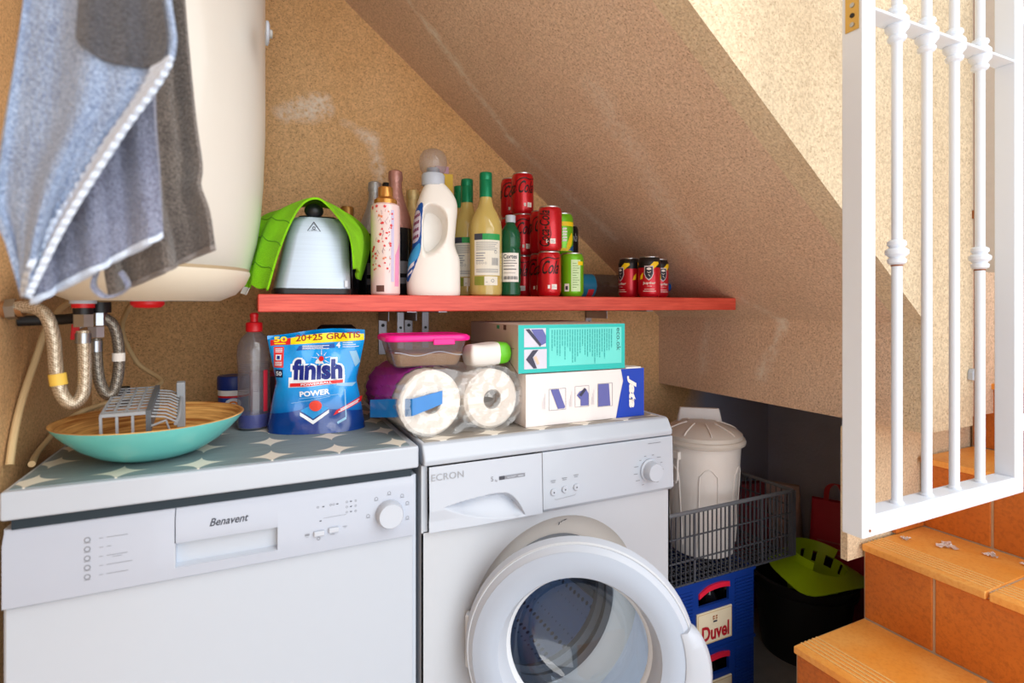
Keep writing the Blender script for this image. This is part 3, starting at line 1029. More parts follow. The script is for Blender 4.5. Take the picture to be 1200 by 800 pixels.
# ------------------------------------------------------------------ towels and their rail
t = thing('towel_rail', 'white rail above the view that carries both towels', 'rail', (-.63, -.33, 1.80))
MB().cyl((0, 0, 0), (.42, 0, 0), .008).obj('rod', M_GATE, t)
MB().lathe([(.025, 0), (.025, .006), (.012, .010), (.008, .011)], (0, 0, 0), 'X', 20).obj('wall_flange', M_GATE, t)
def lerp(a, b, t):
    return a + (b - a) * t
def curve_at(pts, t):
    """piecewise-linear (smoothed) curve through points; t 0..1 by index"""
    C = curve_at.cache.setdefault(id(pts), catmull(pts, 10))
    q = t * (len(C) - 1)
    i = min(int(q), len(C) - 2)
    return C[i].lerp(C[i + 1], q - i)
curve_at.cache = {}
KEEP = []
def cloth(left, right, fold=.01, nf=2.5, ph=0, dirn=(.3, -.95, 0), taper=True):
    KEEP.append((left, right))
    d = Vector(dirn)
    def fn(u, v):
        p = curve_at(left, v).lerp(curve_at(right, v), u)
        k = (.3 + .7 * v) if taper else 1
        w = math.sin(2 * PI * nf * u + ph + 1.3 * v) + .4 * math.sin(2 * PI * nf * 2.3 * u + 2 * ph - 2 * v)
        return p + d * (fold * k * w)
    return fn
tb = thing('hand_towel', 'blue-grey hand towel folded over itself, nearest at the upper left', 'towel', (0, 0, 0))
# back leaf
bl = [(-.48, -.325, 1.80), (-.47, -.325, 1.50), (-.472, -.325, 1.30), (-.474, -.325, 1.18), (-.470, -.330, 1.111)]
br_ = [(-.375, -.335, 1.80), (-.372, -.345, 1.50), (-.371, -.350, 1.32), (-.366, -.352, 1.24), (-.362, -.353, 1.178)]
MB().sheet(cloth(bl, br_, .007, 2.2, .6), 40, 70).obj('back_leaf', M_TOWB2, tb, solid=.005)
fb = cloth(bl, br_, .007, 2.2, .6)
MB().sheet(lambda u, v: Vector(fb(u, .965 + .035 * v)) + Vector((.0, -.003, 0)), 40, 3).obj('lower_hem', M_HEM, tb, solid=.006)
# front leaf with diagonal hem
fl = [(-.47, -.335, 1.80), (-.466, -.352, 1.50), (-.470, -.356, 1.39), (-.486, -.352, 1.26), (-.492, -.350, 1.20), (-.480, -.356, 1.165), (-.4705, -.352, 1.118)]
frr = [(-.365, -.345, 1.80), (-.352, -.385, 1.50), (-.352, -.405, 1.40), (-.350, -.408, 1.335), (-.392, -.392, 1.262), (-.436, -.372, 1.185), (-.467, -.356, 1.118)]
ff = cloth(fl, frr, .011, 1.6, 2.2)
MB().sheet(ff, 44, 80).obj('front_leaf', M_TOWB, tb, solid=.005)
def hem_pt(u, v):
    w = (Vector(ff(1, v)) - Vector(ff(0, v))).length
    return Vector(ff(1 - min(.9, .017 / max(w, .004)) * (1 - u), v))
MB().sheet(lambda u, v: hem_pt(u, .50 + .5 * v) + Vector((.001, -.004 - .0009 * math.sin(2 * PI * 27 * v), 0)), 6, 200).obj('diagonal_hem', M_HEM, tb, solid=.005)
# dark sheet over the front leaf, painting the shade inside the fold
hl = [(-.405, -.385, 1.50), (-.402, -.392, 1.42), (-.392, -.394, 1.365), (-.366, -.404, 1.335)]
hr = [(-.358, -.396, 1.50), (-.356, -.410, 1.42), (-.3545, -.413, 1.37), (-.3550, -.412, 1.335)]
MB().sheet(lambda u, v: Vector(ff(lerp(.40, .97, u), lerp(.20, lerp(.40, .505, u ** .7), v))) + Vector((0, -.005, 0)), 20, 30).obj('shadowed_fold', M_TOWSHADE, tb, solid=.003)
lp = [(-.420, -.332, 1.148), (-.424, -.336, 1.128), (-.412, -.338, 1.117), (-.396, -.336, 1.126), (-.402, -.334, 1.142)]
lo = MB()
C = catmull(lp, 8)
lo.ring_loft([[p + Vector((0, -.006, .0)), p + Vector((0, .006, 0)), p + Vector((.003, .006, .003)), p + Vector((.003, -.006, .003))] for p in C])
lo.obj('hanging_loop', M_TOWB2, tb)
td = thing('hand_towel', 'dark taupe towel hanging behind the blue-grey one', 'towel', (0, 0, 0))
dlft = [(-.46, -.285, 1.80), (-.45, -.280, 1.5), (-.44, -.275, 1.30), (-.43, -.270, 1.17), (-.424, -.266, 1.118)]
drgt = [(-.368, -.30, 1.80), (-.354, -.285, 1.50), (-.343, -.283, 1.34), (-.336, -.284, 1.27), (-.338, -.286, 1.245), (-.330, -.288, 1.215), (-.325, -.288, 1.172)]
fd = cloth(dlft, drgt, .010, 1.8, 1.0)
MB().sheet(fd, 40, 80).obj('leaf', M_TOWD, td, solid=.006)
MB().sheet(lambda u, v: Vector(fd(u, .97 + .03 * v)) + Vector((0, -.002, 0)), 40, 3).obj('hem', mat('taupe_hem', (128, 120, 116), .9, bump=.4, bscale=400), td, solid=.007)

# ------------------------------------------------------------------ gate
gt = thing('gate', 'white painted metal gate with turned bars over the steps', 'gate', (.613, -.438, .730))
gt.scale = (.85, .85, .85)
GW, T = .575, .041
GT = 1.95 - .663
def bar(n, x0, x1, z0, z1, y0=0.0, y1=T):
    return MB().bx(x0, x1, y0, y1, z0, z1).obj(n, M_GATE, gt, bevel=.0025)
s1 = bar('stile', 0, T, 0, GT)
s2 = bar('stile', GW, GW + T, 0, GT)
bar('bottom_rail', T, GW, 0, T)
bar('middle_rail', T, GW, 1.022, 1.028)
bar('top_rail', T, GW, GT - T, GT)
pl = MB().bx(-.0015, 0, .006, .033, .98, 1.09).obj('latch_plate', M_BRASS, s1, bevel=.0006)
for z in (.992, 1.01, 1.03):
    MB().lathe([(.0045, -.0015), (.0045, -.0028), (.002, -.003), (0, -.0025)], (0, .019, z), 'X', 12).obj('plate_screw', M_STEEL if z != 1.01 else M_BLACK, s1)
MB().box((.052, .02, 1.06), (.022, .016, .012)).obj('latch_bolt', M_STEEL, s1, bevel=.001)
MB().lathe([(.003, 0), (.003, -.0015), (0, -.002)], (.022, 0, .013), 'Y', 8).obj('rusty_screw', M_RUST, s1)
collar = [(.0105, -.034), (.016, -.030), (.0175, -.024), (.0135, -.019), (.016, -.014), (.021, -.008), (.022, -.003), (.021, 0)]
knob = [(.0105, -.026), (.0165, -.022), (.0175, -.015), (.013, -.011), (.021, -.004), (.021, .004), (.013, .010), (.0175, .015), (.0165, .022), (.0105, .026)]
for i, x in enumerate((.1455, .252, .3585, .465)):
    b = MB().cyl((x, T / 2, T), (x, T / 2, 1.022), .0098, n=16).obj('baluster', M_GATE, gt)
    MB().lathe(collar, (x, T / 2, 1.022), n=20).obj('collar', M_GATE, b)
    MB().lathe([(.0125, 0), (.0125, .004), (.0098, .006)], (x, T / 2, T), n=16, cap=False).obj('foot_weld', M_RUST if i == 9 else M_GATE, b)
    if i in (0, 3):
        MB().lathe(knob, (x, T / 2, .557), n=20).obj('knuckle', M_GATE, b)
        MB().lathe([(.0108, -.003), (.0108, 0)], (x, T / 2, .531), n=16, cap=False).obj('rust_ring', M_RUST, b)
    b = MB().cyl((x, T / 2, 1.028), (x, T / 2, GT - T), .0098, n=16).obj('baluster', M_GATE, gt)
    MB().lathe([(r, -h) for r, h in collar], (x, T / 2, 1.028), n=20).obj('collar', M_GATE, b)
for z in (.12, 1.12):
    MB().bx(GW + T, GW + T + .19, T / 2 - .004, T / 2 + .004, z + .02, z + .06).obj('hinge_strap', M_GATE, gt)
# post that carries the gate
pt = thing('gate_post', 'white post at the right edge carrying the gate hinges', 'post', (1.312, -.428, .72))
MB().bx(-.012, .04, -.006, .046, 0, 1.3).obj('shaft', M_GATE, pt, bevel=.003)
MB().bx(-.012, .05, -.015, .05, 0, .008).obj('base_plate', M_GATE, pt)

# ------------------------------------------------------------------ things on the shelf
def bottle(name, label, cat, loc, prof, m, cap_prof=None, cap_m=None, rz=0, group=None, n=32, cap_name='cap'):
    t = thing(name, label, cat, loc, rz, group)
    MB().lathe(prof, n=n).obj('body', m, t)
    if cap_prof:
        MB().lathe(cap_prof, n=24).obj(cap_name, cap_m, t)
    return t
# steel appliance under the green cloth
kt = thing('toaster', 'brushed steel toaster seen end-on under the lime green cloth', 'toaster', (-.166, .30, SZ))
def rrect(w, d, r, z, n=5, dx=0, dy=0):
    out = []
    for cx, cy, a0 in ((w / 2 - r, d / 2 - r, 0), (-w / 2 + r, d / 2 - r, PI / 2), (-w / 2 + r, -d / 2 + r, PI), (w / 2 - r, -d / 2 + r, 1.5 * PI)):
        for k in range(n):
            a = a0 + PI / 2 * k / (n - 1)
            out.append((cx + r * math.cos(a) + dx, cy + r * math.sin(a) + dy, z))
    return out
M_BRUSH = mat('brushed_steel', (186, 198, 212), .5, .55, noise=.12, nscale=6, stretch=(.4, .4, 60))
MB().ring_loft([rrect(.150, .20, .022, .012), rrect(.144, .196, .022, .04, dx=.003), rrect(.126, .18, .022, .12, dx=.010), rrect(.114, .165, .024, .152, dx=.013), rrect(.098, .155, .028, .163, dx=.014)]).obj('body', M_BRUSH, kt, angle=50)
MB().ring_loft([rrect(.152, .20, .02, .0), rrect(.154, .203, .02, .013)]).obj('base', M_BLACK, kt, bevel=.002)
MB().ring_loft([rrect(.080, .12, .018, .155, dx=.012), rrect(.078, .118, .018, .169, dx=.012)]).obj('top_plate', M_BLACK, kt, bevel=.002)
MB().ball((.002, -.065, .178), (.0195, .018, .0155), 24, 14).obj('knob', M_BLACK, kt)
MB().bx(.060, .066, -.1005, -.094, .016, .03).obj('corner_strip', M_GREYPL, kt)
def kmap(x, z):
    y = -.098 + .002 * (z / .04) if z < .04 else -.098 + .0 + (z - .04) * .1
    return (x, y - .0035 + .001, z)
p = Print().line([(-.013, .132), (0, .152), (.013, .132), (-.013, .132)], .0016)
p.ringp(0, .139, .002, .0035, 10).line([(-.006, .135), (.006, .135)], .001)
p.build('hot_surface_mark', M_INK, kt, lambda x, z: (x, -.100 + (z - .012) * .107 + .0, z))
# lime microfibre cloth draped over it
cl = thing('cleaning_cloth', 'lime green microfibre cloth draped over the steel toaster', 'cloth', (0, 0, 0))
cf = [(-.256, .180, 1.139), (-.238, .180, 1.215), (-.214, .190, 1.280), (-.190, .194, 1.318), (-.164, .196, 1.331), (-.142, .190, 1.318), (-.108, .166, 1.272), (-.094, .160, 1.236), (-.090, .158, 1.185)]
cbk = [(-.300, .250, 1.146), (-.284, .30, 1.245), (-.262, .36, 1.306), (-.210, .38, 1.334), (-.160, .385, 1.347), (-.110, .38, 1.342), (-.062, .37, 1.322), (-.032, .325, 1.264), (-.060, .30, 1.166)]
KEEP.append((cf, cbk))
def cfn(u, v):
    p = curve_at(cf, u).lerp(curve_at(cbk, u), v)
    w = abs(u - .46)
    return p + Vector((0, 0, .006 * math.sin(PI * v))) + Vector((.004 * math.sin(9 * v + 5 * u), 0, .003 * math.sin(14 * v))) * min(1, w * 3)
MB().sheet(cfn, 60, 24).obj('cloth', M_LIME, cl, solid=.004)
for k in (.07, .15, .24):
    MB().tube([Vector(cfn(k, v / 12)) + Vector((-.0015, -.002, 0)) for v in range(13)], .0010, 6).obj('stitch_line', mat('dark_lime', (84, 150, 6), .9), cl)
tg = MB().sheet(lambda u, v: Vector(cfn(0, .72 + .28 * u)) + Vector((-.006 * v, -.003, -.014 * v)), 3, 3).obj('care_tag', M_PAPER, cl, solid=.001)

# bottles at the left end
bottle('dark_bottle', 'dark bottle with gold cap just right of the toaster', 'bottle', (-.066, .43, SZ),
       [(.030, 0), (.032, .004), (.032, .15), (.028, .175), (.014, .195), (.013, .20)], M_DARKGL,
       [(.016, .19), (.0165, .222), (.015, .226), (0, .227)], mat('gold_brown_cap', (150, 106, 50), .35, .6))
M_SILVERF = mat('silver_foil', (176, 176, 178), .4, .6, noise=.2, nscale=90, bump=.3, bscale=140)
M_PINKF = mat('rose_foil', (178, 128, 118), .38, .5, noise=.15, nscale=90, bump=.3, bscale=160)
M_GOLDF = mat('pale_gold_foil', (206, 182, 128), .38, .5, noise=.2, nscale=90, bump=.3, bscale=160)
CH = [(.036, 0), (.041, .004), (.041, .165), (.036, .195), (.022, .235), (.0155, .262), (.015, .278)]
def champagne(label, loc, foil, h, fl):
    t = thing('sparkling_wine_bottle', label, 'bottle', loc, 0, 'sparkling wine bottles')
    k = h / .31
    MB().lathe([(r, z * k) for r, z in CH], n=32).obj('body', M_DARKGL, t)
    f = MB().lathe([(r + .0008, z * k) for r, z in CH if z > fl] + [(.0155, .280 * k), (.018, .286 * k), (.0178, .295 * k), (.0165, .306 * k), (.010, .31 * k), (0, .311 * k)], n=32).obj('foil', foil, t)
    Print().rect(-.028, .055, .028, .085).rect(-.028, .03, .028, .045).build('label', mat('grey_label', (120, 118, 122), .6), t, wrap(.0413), .006)
    return t
champagne('dark sparkling wine bottle with silver foil, behind the flowered bottle on its left', (.006, .445, SZ), M_SILVERF, .30, .15)
champagne('sparkling wine bottle with rose foil neck behind the flowered bottle', (.038, .352, SZ), M_PINKF, .312, .15)
champagne('sparkling wine bottle with pale gold foil beside the white detergent jug', (.108, .45, SZ), M_GOLDF, .29, .16)
bottle('pump_bottle', 'slim bottle with black cap at the back behind the rose foil neck', 'bottle', (.058, .545, SZ),
       [(.024, 0), (.025, .003), (.025, .23), (.02, .25), (.010, .262)], mat('brown_plastic', (92, 66, 52), .4), [(.011, .26), (.0115, .318), (.009, .322), (0, .323)], M_BLACK)
t = thing('yellow_carton', 'narrow yellow carton standing behind the white detergent jug', 'carton', (.215, .52, SZ))
MB().bx(-.025, .025, -.02, .02, 0, .355).obj('box', mat('yellow_card', (226, 190, 70), .6), t, bevel=.001)
MB().bx(-.025, .012, -.0205, .0205, .355, .375).obj('flap', mat('mauve_card', (190, 150, 170), .6), t)

# flowered body-mist bottle
t = thing('flowered_bottle', 'slender pink flowered bottle with a gold screw cap', 'bottle', (-.009, .25, SZ), -.05)
RB = .0325
MB().lathe([(.029, 0), (RB, .004), (RB, .195), (.031, .203), (.024, .208)], n=32).obj('body', mat('blush_pink_plastic', (236, 208, 206), .3, noise=.06, nscale=16, coat=.4), t)
MB().lathe([(.0255, .205), (.0255, .216), (.0165, .223), (.0165, .243), (.015, .2455), (0, .246)], n=28).obj('cap', mat('gold_cap', (196, 138, 70), .3, .75), t)
random.seed(11)
p1, p2, p3 = Print(), Print(), Print()
for k in range(46):
    x, z = random.uniform(-.040, .012), random.uniform(.055, .198)
    s = random.uniform(.0012, .0034)
    a = random.uniform(0, 6)
    (p1 if random.random() < .75 else p2).poly([(x + s * (1 + .4 * math.cos(5 * q + a)) * math.cos(q), z + s * (1 + .4 * math.cos(5 * q + a)) * math.sin(q)) for q in [2 * PI * j / 12 for j in range(12)]])
for k in range(18):
    x, z = random.uniform(-.035, .0), random.uniform(.07, .19)
    p3.line([(x, z), (x + random.uniform(-.006, .006), z + random.uniform(.004, .014))], .0006)
for k in range(9):
    z = .05 + k * .016
    p3.line([(.002 + .002 * math.sin(k), z), (.0045, z + .006)], .0007)
p1.build('red_flowers', mat('coral_red_print', (214, 58, 62), .5), t, wrap(RB, 0, .0006), .005)
p2.build('orange_flowers', mat('orange_print', (226, 130, 90), .5), t, wrap(RB, 0, .0007), .005)
p3.build('stems', mat('plum_print', (120, 70, 90), .5), t, wrap(RB, 0, .0005), .005)
Print().rect(.007, .03, .014, .19).build('lilac_strip', mat('lilac_print', (196, 190, 220), .5), t, wrap(RB, 0, .0005), .006)
Print().rect(-.026, .008, -.008, .022).build('brown_badge', mat('brown_print', (96, 62, 56), .5), t, wrap(RB, 0, .0006), .005)
Print().poly([(.016, .02), (.03, .02), (.034, .12), (.018, .09)]).build('magenta_wash', mat('pink_print', (232, 150, 190), .5), t, wrap(RB, 0, .0004), .006)

# white detergent jug
t = thing('detergent_jug', 'big white detergent jug with clear dosing ball on top', 'jug', (.108, .262, SZ), -.22)
jz = [(0, -.058, .060), (.006, -.062, .063), (.04, -.063, .063), (.085, -.058, .062), (.105, -.052, .055), (.125, -.049, .050), (.17, -.047, .053), (.20, -.043, .056), (.222, -.038, .055), (.240, -.032, .048), (.256, -.025, .036), (.266, -.020, .026), (.272, -.019, .0195)]
def jring(z, xl, xr, d):
    out = []
    cx, a = (xl + xr) / 2, (xr - xl) / 2
    for k in range(40):
        q = 2 * PI * k / 40
        c, s = math.cos(q), math.sin(q)
        out.append((cx + a * abs(c) ** .7 * (1 if c > 0 else -1), d * abs(s) ** .8 * (1 if s > 0 else -1), z))
    return out
JC = catmull([(z, a, b) for z, a, b in jz], 4)
body = MB().ring_loft([jring(c[0], c[1], c[2], .044 if c[0] < .2 else .044 - (c[0] - .2) * .34) for c in JC]).obj('body', mat('milk_white_plastic', (238, 234, 228), .35, noise=.01), t, angle=60)
cut = MB()
hole = [(-.024, .10), (-.028, .14), (-.027, .18), (-.022, .205), (-.008, .212), (.012, .203), (.026, .182), (.028, .155), (.022, .13), (.008, .112), (-.010, .098)]
hole = [(p.x, p.y) for p in catmull([(x, z, 0) for x, z in hole], 4, closed=True)]
cut.ring_loft([[(x * s + .0, y, .155 + (z - .155) * s) for x, z in hole] for y, s in ((-.07, 1.5), (-.035, 1.0), (-.02, .93), (.005, .88), (.018, .80))])
cut = cut.obj('cutter', M_PLAST, t)
bmod = body.modifiers.new('grip', 'BOOLEAN')
bmod.operation = 'DIFFERENCE'
bmod.object = cut
bpy.context.view_layer.update()
dg = bpy.context.evaluated_depsgraph_get()
me = bpy.data.meshes.new_from_object(body.evaluated_get(dg))
body.modifiers.clear()
body.data = me
me.name = 'body'
bpy.data.objects.remove(cut)
MB().lathe([(.0255, .262), (.0275, .266), (.0275, .286), (.025, .290), (.019, .291)], c=(-.001, 0, 0), n=36).obj('neck_ring', M_PLAST, t)
ball = MB().lathe([(.021, .288), (.030, .300), (.0335, .316), (.031, .332), (.024, .343), (.012, .349), (0, .350)], c=(-.001, 0, 0), n=36, cap=False).obj('dosing_ball', thin_glass('frosted_clear', (240, 238, 236), .15, .05, .20, (236, 234, 236)), t)
MB().lathe([(.016, .290), (.016, .302), (.0145, .304), (.0145, .298), (0, .298)], c=(-.001, 0, 0), n=24).obj('inner_cup', mat('blue_grey_plastic', (130, 140, 160), .4), t)
def jugmap(e):
    def f(x, z):
        lo = next((c for c in JC if c[0] >= z), JC[-1])
        cx, a = (lo[1] + lo[2]) / 2, (lo[2] - lo[1]) / 2
        q = math.radians(226) + x / .06
        c, s = math.cos(q), math.sin(q)
        d = .044 if z < .2 else .044 - (z - .2) * .34
        return (cx + (a * abs(c) ** .7 + e) * (1 if c > 0 else -1), (d * abs(s) ** .8 + e) * (1 if s > 0 else -1), z)
    return f
def blob(pts, k=6):
    return [(p.x, p.y) for p in catmull([(x, z, 0) for x, z in pts], k, closed=True)]
Print().poly(blob([(-.05, .06), (-.055, .12), (-.045, .18), (-.02, .21), (.006, .212), (.012, .16), (.013, .10), (-.002, .06), (-.022, .033), (-.042, .04)])).build('label', mat('detergent_blue', (22, 84, 168), .4), t, jugmap(.0008), .005)
Print().poly(blob([(-.05, .075), (-.03, .10), (-.012, .112), (.010, .12), (.011, .09), (-.006, .075), (-.03, .06)])).build('light_swirl', mat('detergent_cyan', (60, 160, 220), .4), t, jugmap(.0014), .005)
Print().poly(blob([(-.045, .13), (-.04, .185), (-.01, .198), (.007, .18), (.006, .135), (-.02, .122)])).build('name_panel', mat('pale_lilac_panel', (206, 204, 224), .4), t, jugmap(.0014), .005)
p = Print()
for i in range(4):
    z = .178 - i * .0165
    for j in range(4):
        x = -.031 + j * .0088
        p.poly([(x, z + j * .0016), (x + .0064, z + .0012 + j * .0016), (x + .0072, z + .0088 + j * .0016), (x + .0012, z + .0076 + j * .0016)])
p.build('label_lettering', mat('label_red_purple', (128, 40, 86), .5), t, jugmap(.002), .005)
p = Print().poly([(-.03, .055), (0, .07), (0, .08), (-.03, .064)]).poly([(-.028, .042), (-.004, .055), (-.004, .061), (-.028, .049)])
p.build('label_ribbons', mat('label_white', (226, 228, 236), .5), t, jugmap(.0018), .005)

# three white-wine bottles with green caps
M_GCAP = mat('green_screw_cap', (0, 128, 84), .32, .3, noise=.04)
def wine():
    t = thing('wine_bottle', '', 'bottle', (0, 0, 0), 0, 'green-capped wine bottles')
    MB().lathe([(.034, 0), (.039, .004), (.040, .012), (.040, .165), (.038, .182), (.030, .202), (.020, .220), (.0155, .238), (.0148, .262), (.0148, .30)], n=36).obj('body', M_WINEGL, t)
    c = MB().lathe([(.0158, .243), (.0158, .284), (.0152, .285), (.0152, .2865), (.0158, .2875), (.0158, .301), (.0145, .304), (0, .3045)], n=28).obj('screw_cap', M_GCAP, t)
    W = wrap
    Print().rect(-.034, .050, .034, .150).build('back_label', mat('wine_label_cream', (224, 220, 206), .6), t, W(.040, 0, .0006), .006)
    Print().rect(-.034, .135, -.012, .150).build('label_black_band', M_INK, t, W(.040, 0, .0010), .006)
    Print().rect(-.0125, .135, .034, .150).build('label_green_band', mat('label_green', (38, 150, 78), .5), t, W(.040, 0, .0010), .006)
    p = Print()
    for k in range(5):
        p.rect(-.029, .128 - k * .0045, .026 - (k % 3) * .004, .1293 - k * .0045)
    for k in range(4):
        p.rect(-.029, .102 - k * .006, -.006 - (k % 2) * .004, .104 - k * .006)
    for k in range(9):
        p.rect(.010 + k * .0021, .074, .010 + k * .0021 + (.0012 if k % 2 else .0007), .092)
    p.ringp(.02, .106, .003, .004, 10)
    for k in range(3):
        p.rect(-.029, .064 - k * .0035, .028, .0652 - k * .0035)
    for k in range(4):
        p.ringp(-.026 + k * .007, .079, .002, .0027, 8)
    p.build('label_lettering', M_INKL, t, W(.040, 0, .0011), .006)
    Print().rect(-.008, .026, .026, .047).build('small_label', mat('wine_label_cream', (224, 220, 206)), t, W(.040, 0, .0006), .006)
    Print().rect(-.034, .026, -.009, .047).build('olive_label', mat('label_olive', (128, 136, 48), .5), t, W(.040, 0, .0006), .006)
    p = Print().ringp(.012, .037, .003, .0042, 12).rect(-.005, .033, .000, .034)
    p.build('small_label_mark', M_INKL, t, W(.040, 0, .0011), .006)
    return t
w0 = wine()
w0.location = (.238, .25, SZ)
w0.rotation_euler = (0, 0, -.28)
w0['label'] = 'tallest nearest pale yellow wine bottle with green cap and cream back label'
dup(w0, (.221, .336, SZ), -.36, 'middle green-capped wine bottle, half hidden behind the nearest one')
dup(w0, (.232, .423, SZ), 1.2, 'rearmost green-capped wine bottle, beside the white detergent jug')

# small green bottle
t = thing('green_bottle', 'small green plastic bottle with white cap before the red cans', 'bottle', (.306, .252, SZ), -.42)
MB().lathe([(.020, 0), (.0255, .005), (.026, .02), (.024, .028), (.026, .036), (.026, .115), (.0235, .122), (.026, .130), (.0255, .152), (.022, .166), (.013, .180), (.0105, .186)], n=32).obj('body', M_GREENGL, t)
MB().lathe([(.0125, .186), (.013, .188), (.013, .203), (.0115, .2045), (0, .205)], n=24).obj('cap', M_PLAST, t)
Print().rect(-.022, .036, .022, .108).build('label', M_PAPER, t, wrap(.026, 0, .0008), .005)
p = Print().text('Cortes', -.001, .099, .034, .011, bold=.02)
for k, w in enumerate((.03, .034, .028)):
    p.rect(-.018, .088 - k * .0065, -.018 + w, .0895 - k * .0065)
p.rect(-.018, .0665, .014, .0685)
p.rect(-.018, .0575, .012, .0583)
for k in range(14):
    p.rect(-.018 + k * .0026, .042, -.018 + k * .0026 + (.0016 if k % 3 else .0009), .050)
p.build('lettering', M_INK, t, wrap(.026, 0, .0014), .005)
t = thing('green_bottle', 'second green bottle mostly hidden behind the labelled one, white cap showing', 'bottle', (.284, .318, SZ), .5)
MB().lathe([(.020, 0), (.0245, .005), (.0245, .150), (.021, .165), (.012, .178), (.0105, .186)], n=32).obj('body', M_GREENGL, t)
MB().lathe([(.0125, .184), (.013, .186), (.013, .200), (.0115, .202), (0, .2025)], n=24).obj('cap', M_PLAST, t)

# ---- drink cans
RC, HCAN = .031, .115
def can_base(t, m):
    MB().lathe([(.0235, .004), (.0255, .0015), (.0285, .006), (RC, .013), (RC, .100), (.0285, .109), (.0265, .1125)], n=36).obj('body', m, t)
    MB().lathe([(.0268, .1115), (.0274, .1140), (.0266, .115), (.0250, .1135), (.0245, .1105), (0, .1105)], n=36).obj('lid', M_ALU, t)
    MB().lathe([(0, .003), (.0225, .0035), (.0235, .0), (.0255, .0016), (.0262, .003)], n=36, cap=False).obj('foot_rim', M_ALU, t)
    tb = MB().prism([(.006 * math.cos(a) * .8, .010 * math.sin(a)) for a in [2 * PI * k / 12 for k in range(12)]], 'Z', .1108, .1122).obj('pull_tab', M_ALU, t)
def swash(p, pts, w):
    C = catmull([(x, z, 0) for x, z in pts], 6)
    n = len(C)
    for i in range(n - 1):
        wa = w * (.35 + .65 * math.sin(PI * (i + .5) / n))
        p.line([(C[i].x, C[i].y), (C[i + 1].x, C[i + 1].y)], wa)
def cola_can(group, vertical=False):
    t = thing('drink_can', '', 'can', (0, 0, 0), 0, group)
    can_base(t, M_CANRED)
    p = Print()
    if vertical:
        p.text('Coca-Cola', -.012, .057, .092, .030, shear=.4, bold=.015, rot=PI / 2)
        swash(p, [(-.001, .020), (.006, .040), (.003, .062)], .002)
    else:
        p.text('Cola', .002, .074, .046, .034, shear=.55, bold=.012)
        swash(p, [(-.028, .066), (-.026, .088), (-.006, .0985), (.012, .095), (.030, .099)], .003)
        p.text('Coca', -.054, .074, .046, .034, shear=.55, bold=.012)
        swash(p, [(-.080, .062), (-.060, .054), (-.036, .058), (-.026, .066)], .003)
    p.build('script_lettering', mat('can_black_print', (30, 10, 14), .4), t, wrap(RC, 0, .0005), .004)
    p = Print().rect(.004, .018, .018, .031).rect(-.006, .020, .000, .029)
    p.build('white_panels', M_PAPER, t, wrap(RC, 0, .0005), .005)
    p = Print().rect(.006, .022, .016, .0228).rect(.006, .026, .013, .0268)
    p.build('panel_print', M_INKL, t, wrap(RC, 0, .0009), .005)
    return t
G = 'red cola cans stacked on the shelf'
L1, L2, L3 = SZ, SZ + HCAN + .0005, SZ + 2 * HCAN + .001
ca = cola_can(G)
ca.location = (.408, .235, L1); ca.rotation_euler = (0, 0, -.42)
ca['label'] = 'front bottom red cola can next to the lime green can'
cvv = cola_can(G, True)
cvv.location = (.411, .236, L2); cvv.rotation_euler = (0, 0, -.62)
cvv['label'] = 'red can with upright script standing on the front bottom can'
for (x, y, z, a, lab) in [
    (.420, .301, L1, -1.0, 'second bottom red can, squeezed behind the front one'),
    (.421, .301, L2, -.40, 'second-layer red can just behind the upright-script can'),
    (.403, .371, L1, -.9, 'third bottom red can back from the shelf edge, partly behind the green bottle'),
    (.400, .371, L2, -.30, 'second-layer red can carrying the higher topmost can'),
    (.403, .378, L3, -.15, 'topmost red can, the right one of the upper pair'),
    (.402, .448, L1, .4, 'rear bottom red can hidden below the top left can'),
    (.400, .448, L2, .2, 'rear second-layer red can hidden under the top left can'),
    (.402, .450, L3, -.5, 'top left red can, tucked behind the topmost one')]:
    dup(ca, (x, y, z), a, lab)
# lime soda cans and dark cola cans
def lime_can(label, loc, rz, front):
    t = thing('drink_can', label, 'can', loc, rz, 'lime green soda cans')
    can_base(t, mat('lime_can_metal', (112, 190, 24), .3, .3, coat=.3))
    if front:
        Print().rect(-.002, .014, .024, .096).build('info_panel', mat('pale_green_panel', (206, 232, 180), .5), t, wrap(RC, 0, .0005), .005)
        Print().rect(.016, .082, .034, .092).build('yellow_flash', mat('soda_yellow', (240, 206, 20), .5), t, wrap(RC, 0, .0009), .005)
        p = Print()
        for k in range(11):
            p.rect(.002, .086 - k * .0062, .012 + (k * 7 % 5) * .002, .0872 - k * .0062)
        p.build('info_print', mat('dark_green_print', (70, 130, 30), .5), t, wrap(RC, 0, .0010), .005)
        p = Print().rect(-.020, .014, -.007, .034)
        p.build('white_badge', M_PAPER, t, wrap(RC, 0, .0006), .005)
        Print().rect(-.017, .018, -.010, .028).build('bar_print', M_INK, t, wrap(RC, 0, .001), .005)
    else:
        Print().rect(-.034, .078, .034, .09).poly(blob([(.004, .02), (.012, .045), (.022, .06), (.026, .045), (.018, .022)])).rect(-.02, .010, .02, .018).build('yellow_fruit', mat('soda_yellow', (240, 206, 20)), t, wrap(RC, 0, .0006), .004)
        Print().poly([(.008, .011), (.034, .011), (.034, .030), (.022, .022)]).build('blue_wave', mat('soda_blue', (20, 90, 150), .5), t, wrap(RC, 0, .0009), .004)
        p = Print()
        for k in range(5):
            p.poly([(-.008, .036 + k * .0078), (.004 + (k % 2) * .002, .037 + k * .0078), (.005, .0415 + k * .0078), (-.006, .042 + k * .0078)])
        p.build('white_lettering', M_PAPER, t, wrap(RC, 0, .0008), .004)
    return t
lime_can('bottom lime green soda can right of the red cans', (.481, .242, L1), -.55, True)
lime_can('hidden rear lime soda can under the lemon one', (.492, .314, L1), .4, True)
